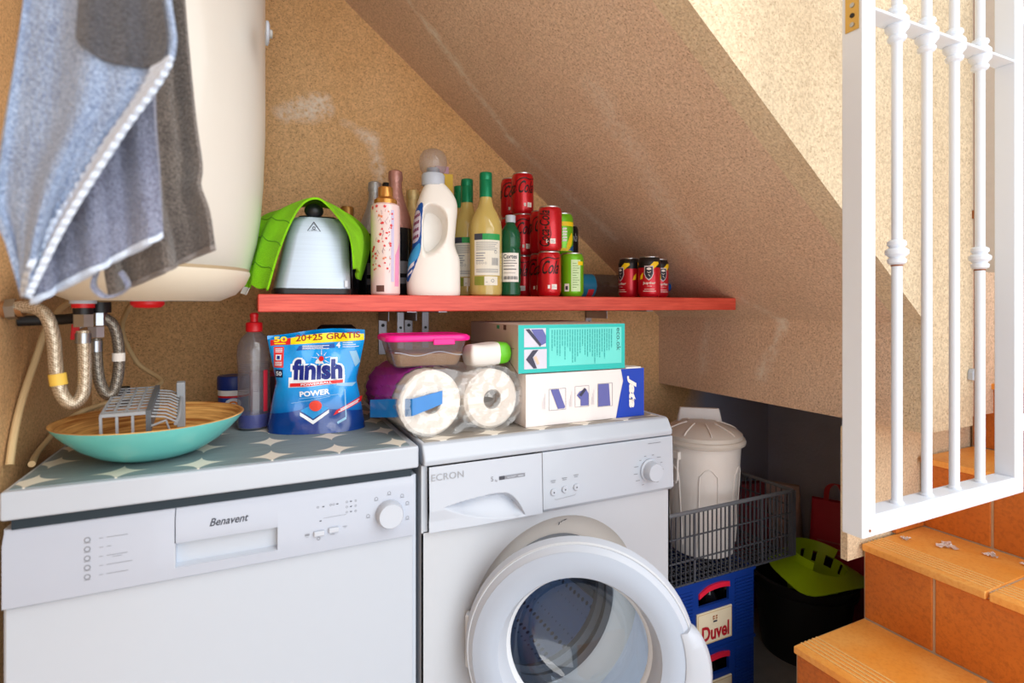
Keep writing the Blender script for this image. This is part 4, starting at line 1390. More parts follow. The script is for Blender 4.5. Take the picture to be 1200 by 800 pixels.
lime_can('upper lime soda can with yellow lemon, half behind a red can', (.492, .312, L2), -.25, False)
def dark_can(label, loc):
    t = thing('drink_can', label, 'can', loc, -.3, 'black cola cans')
    can_base(t, mat('black_can_metal', (26, 28, 30), .3, .3, coat=.3))
    p = Print().text('Cola', .004, .076, .040, .026, shear=.45, bold=.004)
    p.build('script_lettering', mat('grey_print', (150, 150, 152), .5), t, wrap(RC, 0, .0006), .004)
    return t
dark_can('black cola can on the second layer behind the lime cans', (.628, .50, L2))
dark_can('lower black cola can at the back, under the other black one', (.628, .50, L1))
# beer cans with red body, black shoulder and yellow slash
def beer_can():
    t = thing('beer_can', '', 'can', (0, 0, 0), 0, 'red beer cans at the shelf end')
    can_base(t, mat('beer_can_red', (198, 16, 40), .3, .3, coat=.3))
    Print().poly([(-.0973, .0835), (.0973, .0835), (.0973, .0995), (-.0973, .0995)]).build('black_shoulder', mat('beer_black', (22, 20, 24), .4), t, wrap(RC, 0, .0005), .004)
    MB().lathe([(RC + .0005, .0995), (.0290, .1085), (.0270, .1123)], n=36, cap=False).obj('black_neck', mat('beer_black', (22, 20, 24)), t)
    p = Print()
    for s in (0, -.065, .065):
        p.poly([(-.010 + s, .078), (.002 + s, .072), (.028 + s, .094), (.026 + s, .0995), (.012 + s, .0995)])
        p.poly([(-.030 + s, .050), (-.020 + s, .052), (-.018 + s, .070), (-.026 + s, .062)])
    p.build('yellow_slash', mat('beer_yellow', (246, 206, 20), .5), t, wrap(RC, 0, .0009), .004)
    p2, p3, p4, p5 = Print(), Print(), Print(), Print()
    for s in (0,):
        sh_ = [(-.014, .088), (.010, .088), (.011, .066), (.006, .054), (-.002, .047), (-.010, .054), (-.015, .066)]
        p2.poly([(x + s, z) for x, z in sh_])
        p3.poly([(-.002 + (x + .002) * .84 + s, .069 + (z - .069) * .84) for x, z in sh_])
        p4.poly(blob([(-.008 + s, .080), (-.001 + s, .083), (.005 + s, .079), (.0 + s, .0765), (-.005 + s, .077)])).line([(-.006 + s, .072), (-.002 + s, .068), (.003 + s, .072)], .0012).line([(-.003 + s, .064), (.002 + s, .058)], .0012)
        p5.text('Jupiler', -.001 + s, .0395, .036, .0085, bold=.02)
        p5.rect(-.014 + s, .022, .014 + s, .0232).rect(-.018 + s, .0165, .018 + s, .018)
        p5.rect(-.006 + s, .031, .006 + s, .0318)
    p2.build('shield_edge', mat('shield_rim', (206, 196, 204), .4), t, wrap(RC, 0, .0011), .004)
    p3.build('shield', mat('shield_navy', (34, 30, 48), .4), t, wrap(RC, 0, .0015), .004)
    p4.build('shield_emblem', M_PAPER, t, wrap(RC, 0, .0019), .004)
    p5.build('white_lettering', M_PAPER, t, wrap(RC, 0, .0009), .004)
    return t
bc = beer_can()
bc.location = (.735, .238, L1); bc.rotation_euler = (0, 0, -.66)
bc['label'] = 'front red beer can with shield emblem near the shelf end'
dup(bc, (.716, .304, L1), -1.5, 'left red beer can half behind the front one with the shield')
dup(bc, (.815, .296, L1), -.15, 'right red beer can partly behind the front one')
# water bottle lying on its side
t = thing('water_bottle', 'clear water bottle with blue cap lying behind the beer cans', 'bottle', (.585, .432, SZ + .0375))
MB().lathe([(.012, .012), (.03, .002), (.0365, .008), (.037, .03), (.037, .12), (.0345, .128), (.037, .137), (.0345, .146), (.037, .155), (.0345, .164), (.037, .173), (.0345, .182), (.036, .19), (.034, .24), (.026, .29), (.015, .325), (.0125, .345)], (0, 0, 0), 'X', 32).obj('body', thin_glass('clear_bottle_plastic', (206, 214, 224), .08, .07, .12, (120, 130, 146)), t)
MB().lathe([(.0374, .020), (.0374, .078)], (0, 0, 0), 'X', 32, cap=False).obj('label', mat('water_label_blue', (24, 120, 160), .4), t)
MB().lathe([(.0378, .05), (.0378, .07)], (0, 0, 0), 'X', 12, a0=PI + .3, a1=PI + 1.1, cap=False).obj('red_flash', mat('label_red', (214, 50, 60), .5), t)
MB().lathe([(.0145, .343), (.0155, .346), (.0155, .368), (.014, .372), (0, .3725)], (0, 0, 0), 'X', 24).obj('cap', mat('blue_cap', (10, 96, 190), .4), t)
t.rotation_euler = (0, .0, -.06)

# ------------------------------------------------------------------ things on the dishwasher
bw = thing('bowl', 'shallow teal lacquered bamboo bowl on the dishwasher mat', 'bowl', (-.438, .130, .8513))
bw.scale = (.945, .945, .95)
RB2, HB = .150, .070
po = [(.045, 0), (.06, .002), (.085, .011), (.11, .027), (.132, .047), (.146, .063), (RB2, HB)]
pi_ = [(RB2 - .002, HB + .0012), (RB2 - .005, HB), (.139, .060), (.125, .046), (.104, .029), (.08, .014), (.055, .006), (0, .005)]
MB().lathe([(0, .001)] + po, n=72, cap=False).obj('outer_shell', M_TEAL, bw)
MB().lathe([(RB2, HB)] + pi_, n=72, cap=False).obj('bamboo_lining', M_BAMBOO, bw)
# grey plastic cutlery-basket grid lying in the bowl
M_RACK = mat('grey_rack_plastic', (156, 162, 168), .45, noise=.05)
rk = thing('cutlery_basket', 'grey plastic cutlery basket grid lying tilted in the teal bowl', 'basket', (-.447, .108, .949))
rk.rotation_euler = (math.radians(7.5), 0, math.radians(3))
W, D_ = .098, .155
top = MB()
for i in range(5):
    x = -W / 2 + W * .62 * i / 4
    top.bx(x - .0015, x + .0015, -D_ / 2, D_ / 2, .0, .004)
o = top.obj('long_bars', M_RACK, rk); o['kind'] = 'stuff'
top = MB()
for j in range(10):
    y = -D_ / 2 + D_ * j / 9
    top.bx(-W / 2, -W / 2 + W * .62, y - .0014, y + .0014, .0015, .0035)
o = top.obj('cross_bars', M_RACK, rk); o['kind'] = 'stuff'
fr_ = MB()
for i in range(4):
    x = -W / 2 + W * .62 * i / 3
    fr_.bx(x - .0018, x + .0018, -D_ / 2 - .001, -D_ / 2 + .003, -.046, .002)
o = fr_.obj('front_teeth', M_RACK, rk); o['kind'] = 'stuff'
MB().bx(-W / 2, -W / 2 + W * .62, -D_ / 2 - .002, -D_ / 2 + .003, .0, .005).obj('front_rim', M_RACK, rk)
MB().bx(-W / 2 + W * .62 - .003, -W / 2 + W * .62 + .004, -D_ / 2 - .002, D_ / 2, -.030, .006).obj('divider', mat('dark_grey_plastic', (92, 98, 104), .45), rk)
st_ = MB()
x0 = -W / 2 + W * .62
for j in range(10):
    y = -D_ / 2 + D_ * j / 9
    st_.tube([(x0 + .002, y, -.004), (x0 + .022, y + .004, -.008), (x0 + .037, y + .006, -.018)], .0015, 6)
o = st_.obj('side_bars', M_RACK, rk); o['kind'] = 'stuff'
MB().tube([(x0 + .037, -D_ / 2, -.020), (x0 + .040, -D_ / 2 + .03, -.018), (x0 + .038, D_ / 2 + .004, -.016)], .0028, 8).obj('side_rail', M_RACK, rk)
MB().bx(x0 + .030, x0 + .044, D_ / 2 - .010, D_ / 2 + .006, -.075, .010).obj('corner_lug', M_RACK, rk, bevel=.002)
MB().tube([(x0 + .004, -D_ / 2, -.02), (x0 + .024, -D_ / 2 - .002, -.012), (x0 + .03, -D_ / 2, -.034), (x0 + .012, -D_ / 2 + .002, -.036)], .002, 8).obj('wire_clip', M_RACK, rk)
bottle('capped_vial', 'small black-capped bottle behind the grey rack against the wall', 'bottle', (-.535, .44, .8513), [(.014, 0), (.015, .002), (.015, .055), (.011, .06)], mat('brown_glass', (60, 40, 26), .15), [(.012, .058), (.012, .082), (.011, .083), (0, .083)], M_BLACK)
# blue-lidded tub
t = thing('stain_remover_tub', 'round white and blue tub with blue lid behind the soap bottle', 'tub', (-.322, .43, .8513))
MB().lathe([(.030, 0), (.032, .003), (.032, .062), (.030, .066)], n=32).obj('body', mat('tub_blue', (30, 70, 150), .4), t)
MB().lathe([(.0335, .066), (.034, .068), (.034, .094), (.032, .097), (0, .098)], n=32).obj('lid', mat('lid_navy', (20, 44, 116), .4), t)
MB().lathe([(.0325, .052), (.0325, .0655)], n=32, cap=False).obj('white_band', M_PAPER, t)
MB().lathe([(.0326, .049), (.0326, .0535)], n=32, cap=False).obj('red_band', M_REDP, t)
Print().disc(0, .036, .017, .012).build('oval_picture', mat('pale_print', (216, 220, 226), .5), t, wrap(.032, 0, .0006), .005)
Print().ringp(0, .031, .007, .011, 16, 0, PI).build('orange_arc', mat('orange_print2', (230, 130, 40), .5), t, wrap(.032, 0, .0010), .005)
# red carton
t = thing('red_carton', 'narrow dark red carton standing between soap bottle and blue pouch', 'carton', (-.262, .36, .8513), .1)
MB().bx(-.026, .026, -.016, .016, 0, .11).obj('box', mat('maroon_card', (150, 26, 40), .5), t, bevel=.001)
MB().bx(.012, .024, -.0165, -.0159, .01, .1).obj('side_print', mat('dark_print', (60, 30, 40), .5), t)
# dish-soap bottle
t = thing('dish_soap_bottle', 'clear squeeze bottle with red cap and a little blue soap', 'bottle', (-.279, .283, .8513))
t.scale = (1, 1, .955)
pr_ = [(.026, 0), (.0325, .004), (.0335, .03), (.032, .06), (.0305, .10), (.031, .13), (.0335, .160), (.032, .182), (.025, .200), (.014, .212), (.0125, .216)]
MB().lathe(pr_, n=36, cap=False).obj('body', thin_glass('soap_bottle_plastic', (240, 240, 244), .12, .07, .2, (196, 196, 204)), t)
MB().lathe([(0, .002), (.024, .002), (.0308, .006), (.0318, .028), (.0315, .034), (0, .034)], n=36).obj('blue_soap', mat('blue_soap', (14, 44, 160), .15, trans=.2), t)
gl = MB()
for k in range(14):
    z = .085 + k * .0045
    gl.lathe([(.0310, z - .0008), (.0320, z), (.0310, z + .0008)], n=36, cap=False)
o = gl.obj('grip_ribs', M_CLEARW, t); o['kind'] = 'stuff'
cp_ = MB().lathe([(.0145, .213), (.0165, .215), (.0165, .231), (.0145, .234), (.008, .235), (.0075, .243), (.0085, .246), (.0085, .252), (.006, .255), (0, .2555)], n=28).obj('red_cap', M_REDP, t)
Print().rect(.018, .04, .028, .13).build('red_label_edge', mat('label_red2', (196, 40, 60), .5), t, wrap(.0318, 0, .0012), .005)

# ------------------------------------------------------------------ blue stand-up pouch
pc_ = thing('detergent_pouch', 'blue stand-up pouch of dishwasher tablets with yellow top band', 'pouch', (-.160, .215, .8515), -.22)
def pw(z):   # half-width of the pouch at height z
    return lerp(.098, .090, min(1, z / .05)) if z < .05 else (lerp(.090, .080, (z - .05) / .05) if z < .10 else lerp(.080, .097, min(1, (z - .10) / .09)))
def pt_(z):  # half-thickness
    return .045 * max(0, 1 - (z / .215)) ** .75 + .0025
def pouch_y(x, z, e=0, side=-1):
    w = pw(z)
    s = max(-1, min(1, x / w))
    b = (1 - abs(s) ** 2.4) ** .62 if abs(s) < 1 else 0
    wr = .0028 * math.sin(38 * x + 26 * z) * math.sin(55 * z + 9 * x) + .0022 * math.sin(70 * (x - z)) + .0016 * math.sin(120 * x + 40 * z + 2)
    k = min(1, z / .02)
    return side * (pt_(z) * b + e) + wr * k * b
HP = .203
pb = MB()
def ptop(x):
    return HP - .006 + .004 * math.sin(30 * x + 1) + .05 * x
nu, nv = 48, 44
for side in (-1, 1):
    pb.sheet(lambda u, v, side=side: ((lambda z: ((2 * u - 1) * pw(z), pouch_y((2 * u - 1) * pw(z), z, 0, side), z))(v * (ptop((2 * u - 1) * .09) + (.008 if side > 0 else 0)))), nu, nv)
bmesh.ops.remove_doubles(pb.bm, verts=pb.bm.verts, dist=.0004)
def pouch_mat():
    m, g = new_mat('pouch_film', .22)
    g.b.inputs['Coat Weight'].default_value = .5
    tc = g.n('ShaderNodeTexCoord')
    sx = g.n('ShaderNodeSeparateXYZ')
    g.l(tc.outputs['Object'], sx.inputs[0])
    zz = g.math('ADD', sx.outputs[2], g.math('MULTIPLY', g.math('ABSOLUTE', sx.outputs[0]), .15))
    f = g.ramp(zz, .03, .095)
    col = g.mix(f, lin((14, 66, 150)), lin((10, 156, 236)))
    g.l(g.mix(g.math('LESS_THAN', zz, .052), col, lin((14, 60, 136))), g.b.inputs['Base Color'])
    bp = g.n('ShaderNodeBump')
    bp.inputs['Strength'].default_value = .25
    bp.inputs['Distance'].default_value = .01
    g.l(g.noise(tc.outputs['Object'], 22, 4), bp.inputs['Height'])
    g.l(bp.outputs[0], g.b.inputs['Normal'])
    return m
pb.obj('film', pouch_mat(), pc_, angle=80)
def PM(e):
    return lambda x, z: (x, pouch_y(x, z, e), z)
M_PY, M_PR, M_PW, M_PN = mat('print_yellow', (250, 222, 20), .35), mat('print_red', (222, 34, 40), .35), mat('print_white', (232, 238, 244), .35), mat('print_navy', (20, 40, 130), .35)
def band(x0, x1, z0):
    n = 14
    return [(lerp(x0, x1, k / n), z0 + .05 * lerp(x0, x1, k / n)) for k in range(n + 1)] + [(lerp(x1, x0, k / n), ptop(lerp(x1, x0, k / n)) - .0005) for k in range(n + 1)]
Print().poly(band(-.050, .0955, .181)).build('yellow_band', M_PY, pc_, PM(.0006), .008)
Print().poly(band(-.090, -.0505, .181)).build('red_corner', M_PR, pc_, PM(.0006), .008)
Print().text('20+25 GRATIS', .024, .1945, .128, .013, bold=.02, rot=.05).build('band_lettering', mat('band_maroon', (150, 40, 30), .5), pc_, PM(.0012), .008)
Print().text('50', -.070, .1895, .026, .011, bold=.03).rect(-.082, .1795, -.060, .1818).build('corner_lettering', M_PY, pc_, PM(.0014), .008)
# name: white outline under navy letters
Print().text('finish', .004, .128, .106, .049, bold=.10).poly([(-.052, .092), (.057, .098), (.058, .115), (-.052, .112)]).build('name_outline', M_PW, pc_, PM(.0008), .007)
Print().text('f\u0131n\u0131sh', .004, .128, .098, .042, bold=.045).build('name_lettering', M_PN, pc_, PM(.0014), .007)
Print().disc(.0115, .1495, .0052).build('red_dot', M_PR, pc_, PM(.0022), .007)
Print().poly([(-.049, .0935), (.054, .099), (.054, .1055), (-.049, .1005)]).build('red_bar', M_PR, pc_, PM(.0016), .007)
Print().text('POWERBALL', .003, .0998, .060, .0042, bold=.03, rot=.05).build('bar_lettering', M_PW, pc_, PM(.0022), .007)
Print().text('POWER', .000, .081, .058, .011, bold=.04, rot=.06).build('power_lettering', M_PW, pc_, PM(.0012), .007)
p = Print()
for a in range(0, 360, 40):
    q = math.radians(a + 12)
    p.poly([(.0115 + .008 * math.cos(q - .12), .1495 + .008 * math.sin(q - .12)), (.0115 + (.017 if a % 80 else .022) * math.cos(q), .1495 + (.017 if a % 80 else .022) * math.sin(q)), (.0115 + .008 * math.cos(q + .12), .1495 + .008 * math.sin(q + .12))])
p.build('sparkle', M_PW, pc_, PM(.0006), .007)
Print().poly([(-.038, .1665), (.038, .171), (.036, .180), (-.032, .176)]).build('claim_panel', mat('print_mid_blue', (14, 84, 170), .4), pc_, PM(.0008), .007)
p = Print().text('4', .044, .1765, h=.012, bold=.04)
for k in range(3):
    p.rect(-.026, .1685 + k * .003 + .0006, .026 - 4 * (k % 2) * .003, .1697 + k * .003 + .0006)
    p.rect(.053, .172 + k * .0042, .085 - k * .006, .1733 + k * .0042)
p.build('claim_lettering', M_PW, pc_, PM(.0013), .007)
Print().rect(-.083, .132, -.063, .174).build('red_panel', mat('print_coral', (226, 64, 64), .4), pc_, PM(.0008), .007)
p = Print().rect(-.079, .147, -.068, .158)
for k in range(3):
    p.rect(-.080, .136 + k * .003, -.066, .1375 + k * .003)
    p.rect(-.080, .163 + k * .003, -.066, .1645 + k * .003)
p.build('panel_marks', M_PW, pc_, PM(.0014), .007)
Print().rect(-.0765, .149, -.0705, .156).build('panel_picture', M_PN, pc_, PM(.002), .007)
Print().rect(-.080, .112, -.064, .128).build('count_badge', mat('print_dark_navy', (14, 26, 70), .4), pc_, PM(.0008), .007)
Print().text('50', -.072, .120, .012, .009, bold=.03).build('count_lettering', M_PW, pc_, PM(.0014), .007)
# tablet, ball, glass and flash
Print().poly([(-.028, .046), (-.002, .030), (.028, .050), (.004, .062)]).build('tablet_blue', mat('print_cyan', (40, 150, 220), .4), pc_, PM(.0006), .007)
p = Print().poly([(-.028, .043), (-.002, .027), (.028, .047), (.028, .0405), (-.002, .0195), (-.028, .0365)])
p.build('tablet_white', M_PW, pc_, PM(.001), .007)
Print().disc(.002, .0555, .0125, .0105, 28).build('tablet_ball', mat('print_ball_red', (232, 70, 60), .25, coat=.6), pc_, PM(.0018), .007)
Print().poly([(.036, .034), (.090, .056), (.092, .068), (.042, .044)]).build('red_flash', M_PR, pc_, PM(.0010), .007)
p = Print().line([(.046, .0405), (.084, .057)], .002).line([(.05, .0455), (.088, .062)], .002)
p.build('flash_lettering', M_PW, pc_, PM(.0016), .007)
p = Print().poly([(.066, .163), (.080, .164), (.088, .140), (.078, .130)]).poly([(.040, .094), (.072, .090), (.080, .097), (.046, .099)]).poly([(.045, .016), (.062, .025), (.061, .030), (.043, .020)])
p.line([(.058, .085), (.061, .028)], .002).line([(-.045, .062), (-.01, .066), (.03, .073)], .0008).line([(-.03, .0705), (.048, .0765)], .0009)
p.build('glass_picture', mat('print_pale_blue', (150, 200, 232), .3), pc_, PM(.0009), .007)['kind'] = 'stuff'
t = thing('black_carton', 'black box standing behind the blue pouch, only its top showing', 'box', (-.10, .37, .8513), -.1)
MB().ring_loft([rrect(.088, .05, .006, 0), rrect(.088, .05, .006, .205), rrect(.070, .04, .006, .213)]).obj('case', M_BLACK, t, angle=20)

# ------------------------------------------------------------------ kitchen-roll pack on the washer
tp = thing('kitchen_roll_pack', 'clear-wrapped pack of two white kitchen rolls with blue tape', 'paper rolls', (.105, .052, .8515), .08)
RR, LR = .0655, .235
M_ROLL = mat('tissue_white', (240, 236, 230), .9, noise=.03, bump=.3, bscale=90)
for x, rr in ((-.0685, RR), (.0675, RR - .003)):
    r = MB().lathe([(.021, .0), (rr - .006, .0), (rr, .007), (rr, LR - .007), (rr - .006, LR), (.021, LR), (.021, 0)], (x, 0, rr), 'Y', 40, cap=False).obj('roll', M_ROLL, tp)
    MB().lathe([(.0212, .001), (.0190, .001), (.0190, LR), (.0212, LR)], (x, 0, rr), 'Y', 28, cap=False).obj('cardboard_core', mat('grey_cardboard', (150, 144, 138), .9), r)
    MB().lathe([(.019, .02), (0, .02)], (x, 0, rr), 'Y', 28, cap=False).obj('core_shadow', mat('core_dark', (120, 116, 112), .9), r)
random.seed(7)
def wrapfn(u, v):
    a = 2 * PI * u
    c, s = math.cos(a), math.sin(a)
    # stadium around both rolls
    hx, r = .0685, RR + .0025
    q = u * (4 * hx + 2 * PI * r)
    if q < 2 * hx:
        x, z = -hx + q, r
        pinch = -.010 * math.exp(-(x / .022) ** 2)
        z += pinch
    elif q < 2 * hx + PI * r:
        b = PI / 2 - (q - 2 * hx) / r
        x, z = hx + r * math.cos(b), r * math.sin(b)
    elif q < 4 * hx + PI * r:
        x, z = hx - (q - 2 * hx - PI * r), -r
        z += .008 * math.exp(-(x / .022) ** 2)
    else:
        b = -PI / 2 - (q - 4 * hx - PI * r) / r
        x, z = -hx + r * math.cos(b), r * math.sin(b)
    y = -.008 + v * (LR + .016)
    k = 1
    if v < .06: k = .94 + v
    wv = .0014 * math.sin(31 * a + 40 * y) + .001 * math.sin(53 * a - 90 * y)
    return (x * (1 + wv * 8), y, max(-RR + .0004, z * (1 + wv * 8)) + RR)
wr = MB().sheet(wrapfn, 120, 24)
def wrap_end(u, v):
    p = Vector(wrapfn(u, 0))
    c = Vector((p.x * .45, -.010, RR + (p.z - RR) * .1))
    q = p.lerp(c, v)
    cr = .0042 * mnoise.noise(q * 55) + .0022 * abs(mnoise.noise(q * 120 + Vector((3, 7, 1))))
    return (q.x, q.y - .003 + cr * min(1, v * 4), q.z)
MB().sheet(wrap_end, 130, 26).obj('clear_wrap_end', M_WRAP, tp, angle=60)
wr.obj('clear_wrap', M_WRAP, tp, angle=60)
MB().sheet(lambda u, v: (lambda p: (p[0] * 1.004, p[1], p[2] + .0012))(wrapfn((.80 + .28 * u) % 1, .18 + .75 * v)), 30, 14).obj('purple_print', mat('purple_film', (176, 60, 166), .25, coat=.4), tp)
tpe = MB()
tpe.sheet(lambda u, v: (lerp(-.140, -.052, u), lerp(.03, -.0165, min(1, u * 3.2)), lerp(.040, .066, u) + lerp(.036, .026, u) * v), 20, 4)
tpe.sheet(lambda u, v: (lerp(-.140, -.162, u), lerp(.03, .10, u), .040 - .010 * u + .036 * v), 6, 4)
bmesh.ops.remove_doubles(tpe.bm, verts=tpe.bm.verts, dist=.0005)
tpe.obj('blue_tape', mat('blue_film', (18, 118, 196), .28, coat=.4, noise=.15, nscale=30), tp, solid=.0008)
# clear food tub with pink lid, resting on the rolls
ft = thing('food_container', 'clear tub of seeds with bright pink lid on the kitchen rolls', 'container', (.046, .137, .9845), -.06)
def tubring(k, z, w=.165, d=.125):
    return rrect(w * k, d * k, .022 * k, z, 6)
MB().ring_loft([tubring(.80, .001), tubring(.83, .006), tubring(1.0, .056)], cap1=False).obj('tub', M_CLEARW, ft)
MB().ring_loft([tubring(.77, .003), tubring(.815, .008), tubring(.90, .028)]).obj('seeds', mat('oat_seeds', (166, 136, 96), .9, noise=.45, nscale=420, bump=.8, bscale=500), ft)
ld = MB().ring_loft([tubring(1.05, .053), tubring(1.08, .055), tubring(1.08, .0615), tubring(1.02, .0655), tubring(.94, .0635), tubring(.9, .0640)]).obj('pink_lid', mat('hot_pink_plastic', (240, 20, 140), .35), ft, angle=50)
MB().box((.028, -.069, .052), (.045, .004, .012)).obj('lid_clip', mat('hot_pink_plastic', (240, 20, 140)), ld, bevel=.0018)
MB().tube([(-.07 + .14 * k / 14, -.0605 + .002, .028 + .004 * math.cos(k * .7)) for k in range(15)], .0007, 6).obj('moulded_line', M_PLAST, ft)
# wet-wipes pack
wp = thing('wipes_pack', 'soft white and green pack of wipes beside the pink lid', 'pack', (.176, .098, .9835), .05)
def pillow(w, d, h, ex=.35):
    def fn(u, v):
        x, y = (2 * u - 1), (2 * v - 1)
        b = (max(0, 1 - abs(x) ** 14) ** .5) * (max(0, 1 - abs(y) ** 5) ** .5)
        return x * w / 2, y * d / 2, b * h / 2
    return fn
pf = pillow(.096, .056, .047)
for nm, u0, u1, mm in (('white_film', 0.0, .72, mat('wipes_white', (226, 222, 218), .35, noise=.06, nscale=20)), ('green_film', .72, 1.0, mat('wipes_green', (104, 196, 40), .35))):
    b_ = MB()
    for sg in (1, -1):
        b_.sheet(lambda u, v, sg=sg: (lambda p: (p[0], p[1], .022 + sg * p[2] + .002 * math.sin(60 * p[0] + 50 * p[1])))(pf(lerp(u0, u1, u), v)), 18, 14)
    bmesh.ops.remove_doubles(b_.bm, verts=b_.bm.verts, dist=.0003)
    b_.obj(nm, mm, wp, angle=70)
p = Print()
for k in range(4):
    p.line([(.006 + k * .004, .030 + (k % 2) * .004), (.016 + k * .006, .038 - (k % 3) * .002)], .0016)
p.build('leaf_print', mat('print_dark_green', (40, 120, 40), .5), wp, lambda x, z: (x, -.030 + (z - .022) * .6, z + .001))

# ------------------------------------------------------------------ the two boxes
jb = thing('appliance_box', 'white and blue cardboard box lying on the washing machine', 'box', (.24, .036, .8515), .0)
JW, JD, JH = .312, .19, .112
M_CARD = mat('white_card', (232, 226, 226), .55, noise=.02)
MB().bx(0, JW, 0, JD, 0, JH).obj('carton', M_CARD, jb, bevel=.0012)
M_JB = mat('royal_blue_print', (14, 62, 178), .4)
M_PHOTO = mat('photo_indigo', (96, 100, 168), .45, noise=.12, nscale=20)
M_PHOTO2 = mat('photo_dark', (52, 52, 76), .45)
F = flat(0, 0, 0, .0008)
Print().poly([(.232, .0005), (JW, .0005), (JW, JH), (.246, JH), (.252, .085), (.243, .05)]).build('blue_panel', M_JB, jb, F)
MB().bx(JW + .0002, JW + .001, .001, JD - .001, .001, JH - .001).obj('side_print', mat('ochre_card', (206, 160, 90), .6), jb)
Print().text('Jata', .276, .058, .075, .026, shear=.3, bold=.05, rot=-PI / 2).build('script_lettering', M_PAPER, jb, flat(0, 0, 0, .0014))
frm, ph, ph2 = Print(), [], Print()
for x0, x1, z0, z1 in ((.056, .098, .032, .078), (.122, .158, .034, .080), (.182, .222, .030, .082)):
    frm.line([(x0, z0), (x1, z0), (x1, z1), (x0, z1), (x0, z0)], .0008)
ph.append([(.060, .077), (.080, .077), (.096, .038), (.094, .034), (.078, .034)])
ph.append([(.136, .036), (.157, .036), (.157, .062), (.150, .074), (.134, .068), (.126, .060), (.136, .05)])
ph.append([(.183, .031), (.216, .031), (.212, .081), (.183, .081)])
ph2.poly([(.131, .060), (.146, .076), (.151, .071), (.138, .057)])
frm.build('photo_frames', M_INKL, jb, F)
for q in ph:
    Print().poly(q).build('photo', M_PHOTO, jb, flat(0, 0, 0, .0011))
ph2.build('photo_details', M_PHOTO2, jb, flat(0, 0, 0, .0015))
p = Print()
for x in (.046, .113, .171):
    for k in range(3):
        p.rect(x - k * .003, .036, x - k * .003 + .0008, .070 - k * .008)
p.build('small_print', mat('faint_ink', (190, 188, 196), .6), jb, F)
MB().bx(.262, .305, .002, .03, JH, JH + .003).obj('torn_edge', M_PAPER, jb)

eb = thing('appliance_box', 'turquoise fronted grey cardboard box on top of the white one', 'box', (.226, .045, .9652), -.03)
EW, ED, EH = .272, .30, .104
MB().bx(0, EW, 0, ED, 0, EH).obj('carton', mat('greige_card', (188, 172, 162), .7, noise=.04), eb, bevel=.0015)
M_TURQ = mat('turquoise_print', (34, 186, 180), .45, noise=.08, nscale=9)
Print().rect(.0006, .0006, EW - .0006, EH - .0006).build('turquoise_front', M_TURQ, eb, F)
MB().bx(EW, EW + .0008, .002, .05, .001, EH - .001).obj('turquoise_wrap', mat('turquoise_dark', (16, 110, 110), .5), eb)
Print().rect(.014, .056, .066, .096).rect(.014, .009, .068, .051).build('photo_windows', mat('photo_pale', (206, 206, 222), .5), eb, flat(0, 0, 0, .0012))
p = Print().poly([(.030, .094), (.058, .094), (.066, .080), (.066, .064), (.052, .058)])
p.build('photos', M_PHOTO, eb, flat(0, 0, 0, .0017))
p = Print().poly([(.017, .094), (.026, .095), (.054, .062), (.052, .056)]).poly([(.018, .030), (.034, .049), (.048, .050), (.034, .034), (.044, .010), (.036, .010)])
p.build('photo_details', M_PHOTO2, eb, flat(0, 0, 0, .002))
Print().poly([(.036, .034), (.042, .037), (.050, .020), (.045, .018)]).build('photo_highlight', mat('photo_peach', (232, 196, 170), .5), eb, flat(0, 0, 0, .0024))
random.seed(3)
Print().rect(.074, .013, EW - .010, EH - .008).build('pale_field', mat('turquoise_pale', (104, 216, 208), .45, noise=.10, nscale=14), eb, flat(0, 0, 0, .0010))
p = Print()
for k in range(25):
    x0 = .080 + k * .0064
    L = random.uniform(.035, .078)
    z = .092
    while L > 0:
        q = min(L, random.uniform(.004, .014))
        p.rect(x0, z - q, x0 + .0021, z)
        z -= q + .0012
        L -= q + .0012
o = p.build('fine_print', mat('turquoise_ink', (30, 160, 160), .5), eb, flat(0, 0, 0, .0015))
o['kind'] = 'stuff'
Print().text('eco.ok', .254, .068, .052, .011, rot=-PI / 2).build('name_lettering', mat('grey_green_ink', (40, 96, 100), .5), eb, flat(0, 0, 0, .0016))
# side seam of the folded carton
MB().prism([(.0, .0), (.10, .050), (.0, .0012)], 'X', -.0006, 0)
MB().box((-.0004, .16, .052), (.0008, .28, .0012)).obj('side_crease', mat('crease_brown', (110, 96, 90), .7), eb)
MB().box((-.0004, .05, .026), (.0008, .1125, .0014), Matrix.Rotation(math.radians(28), 3, 'X')).obj('side_crease', mat('crease_brown', (110, 96, 90)), eb)
for (y, h, c) in ((.11, .008, (60, 150, 110)), (.07, .011, (90, 60, 50))):
    MB().box((-.0005, y, EH - .008), (.001, .014, h)).obj('side_mark', mat('mark_%d' % c[0], c, .6), eb)

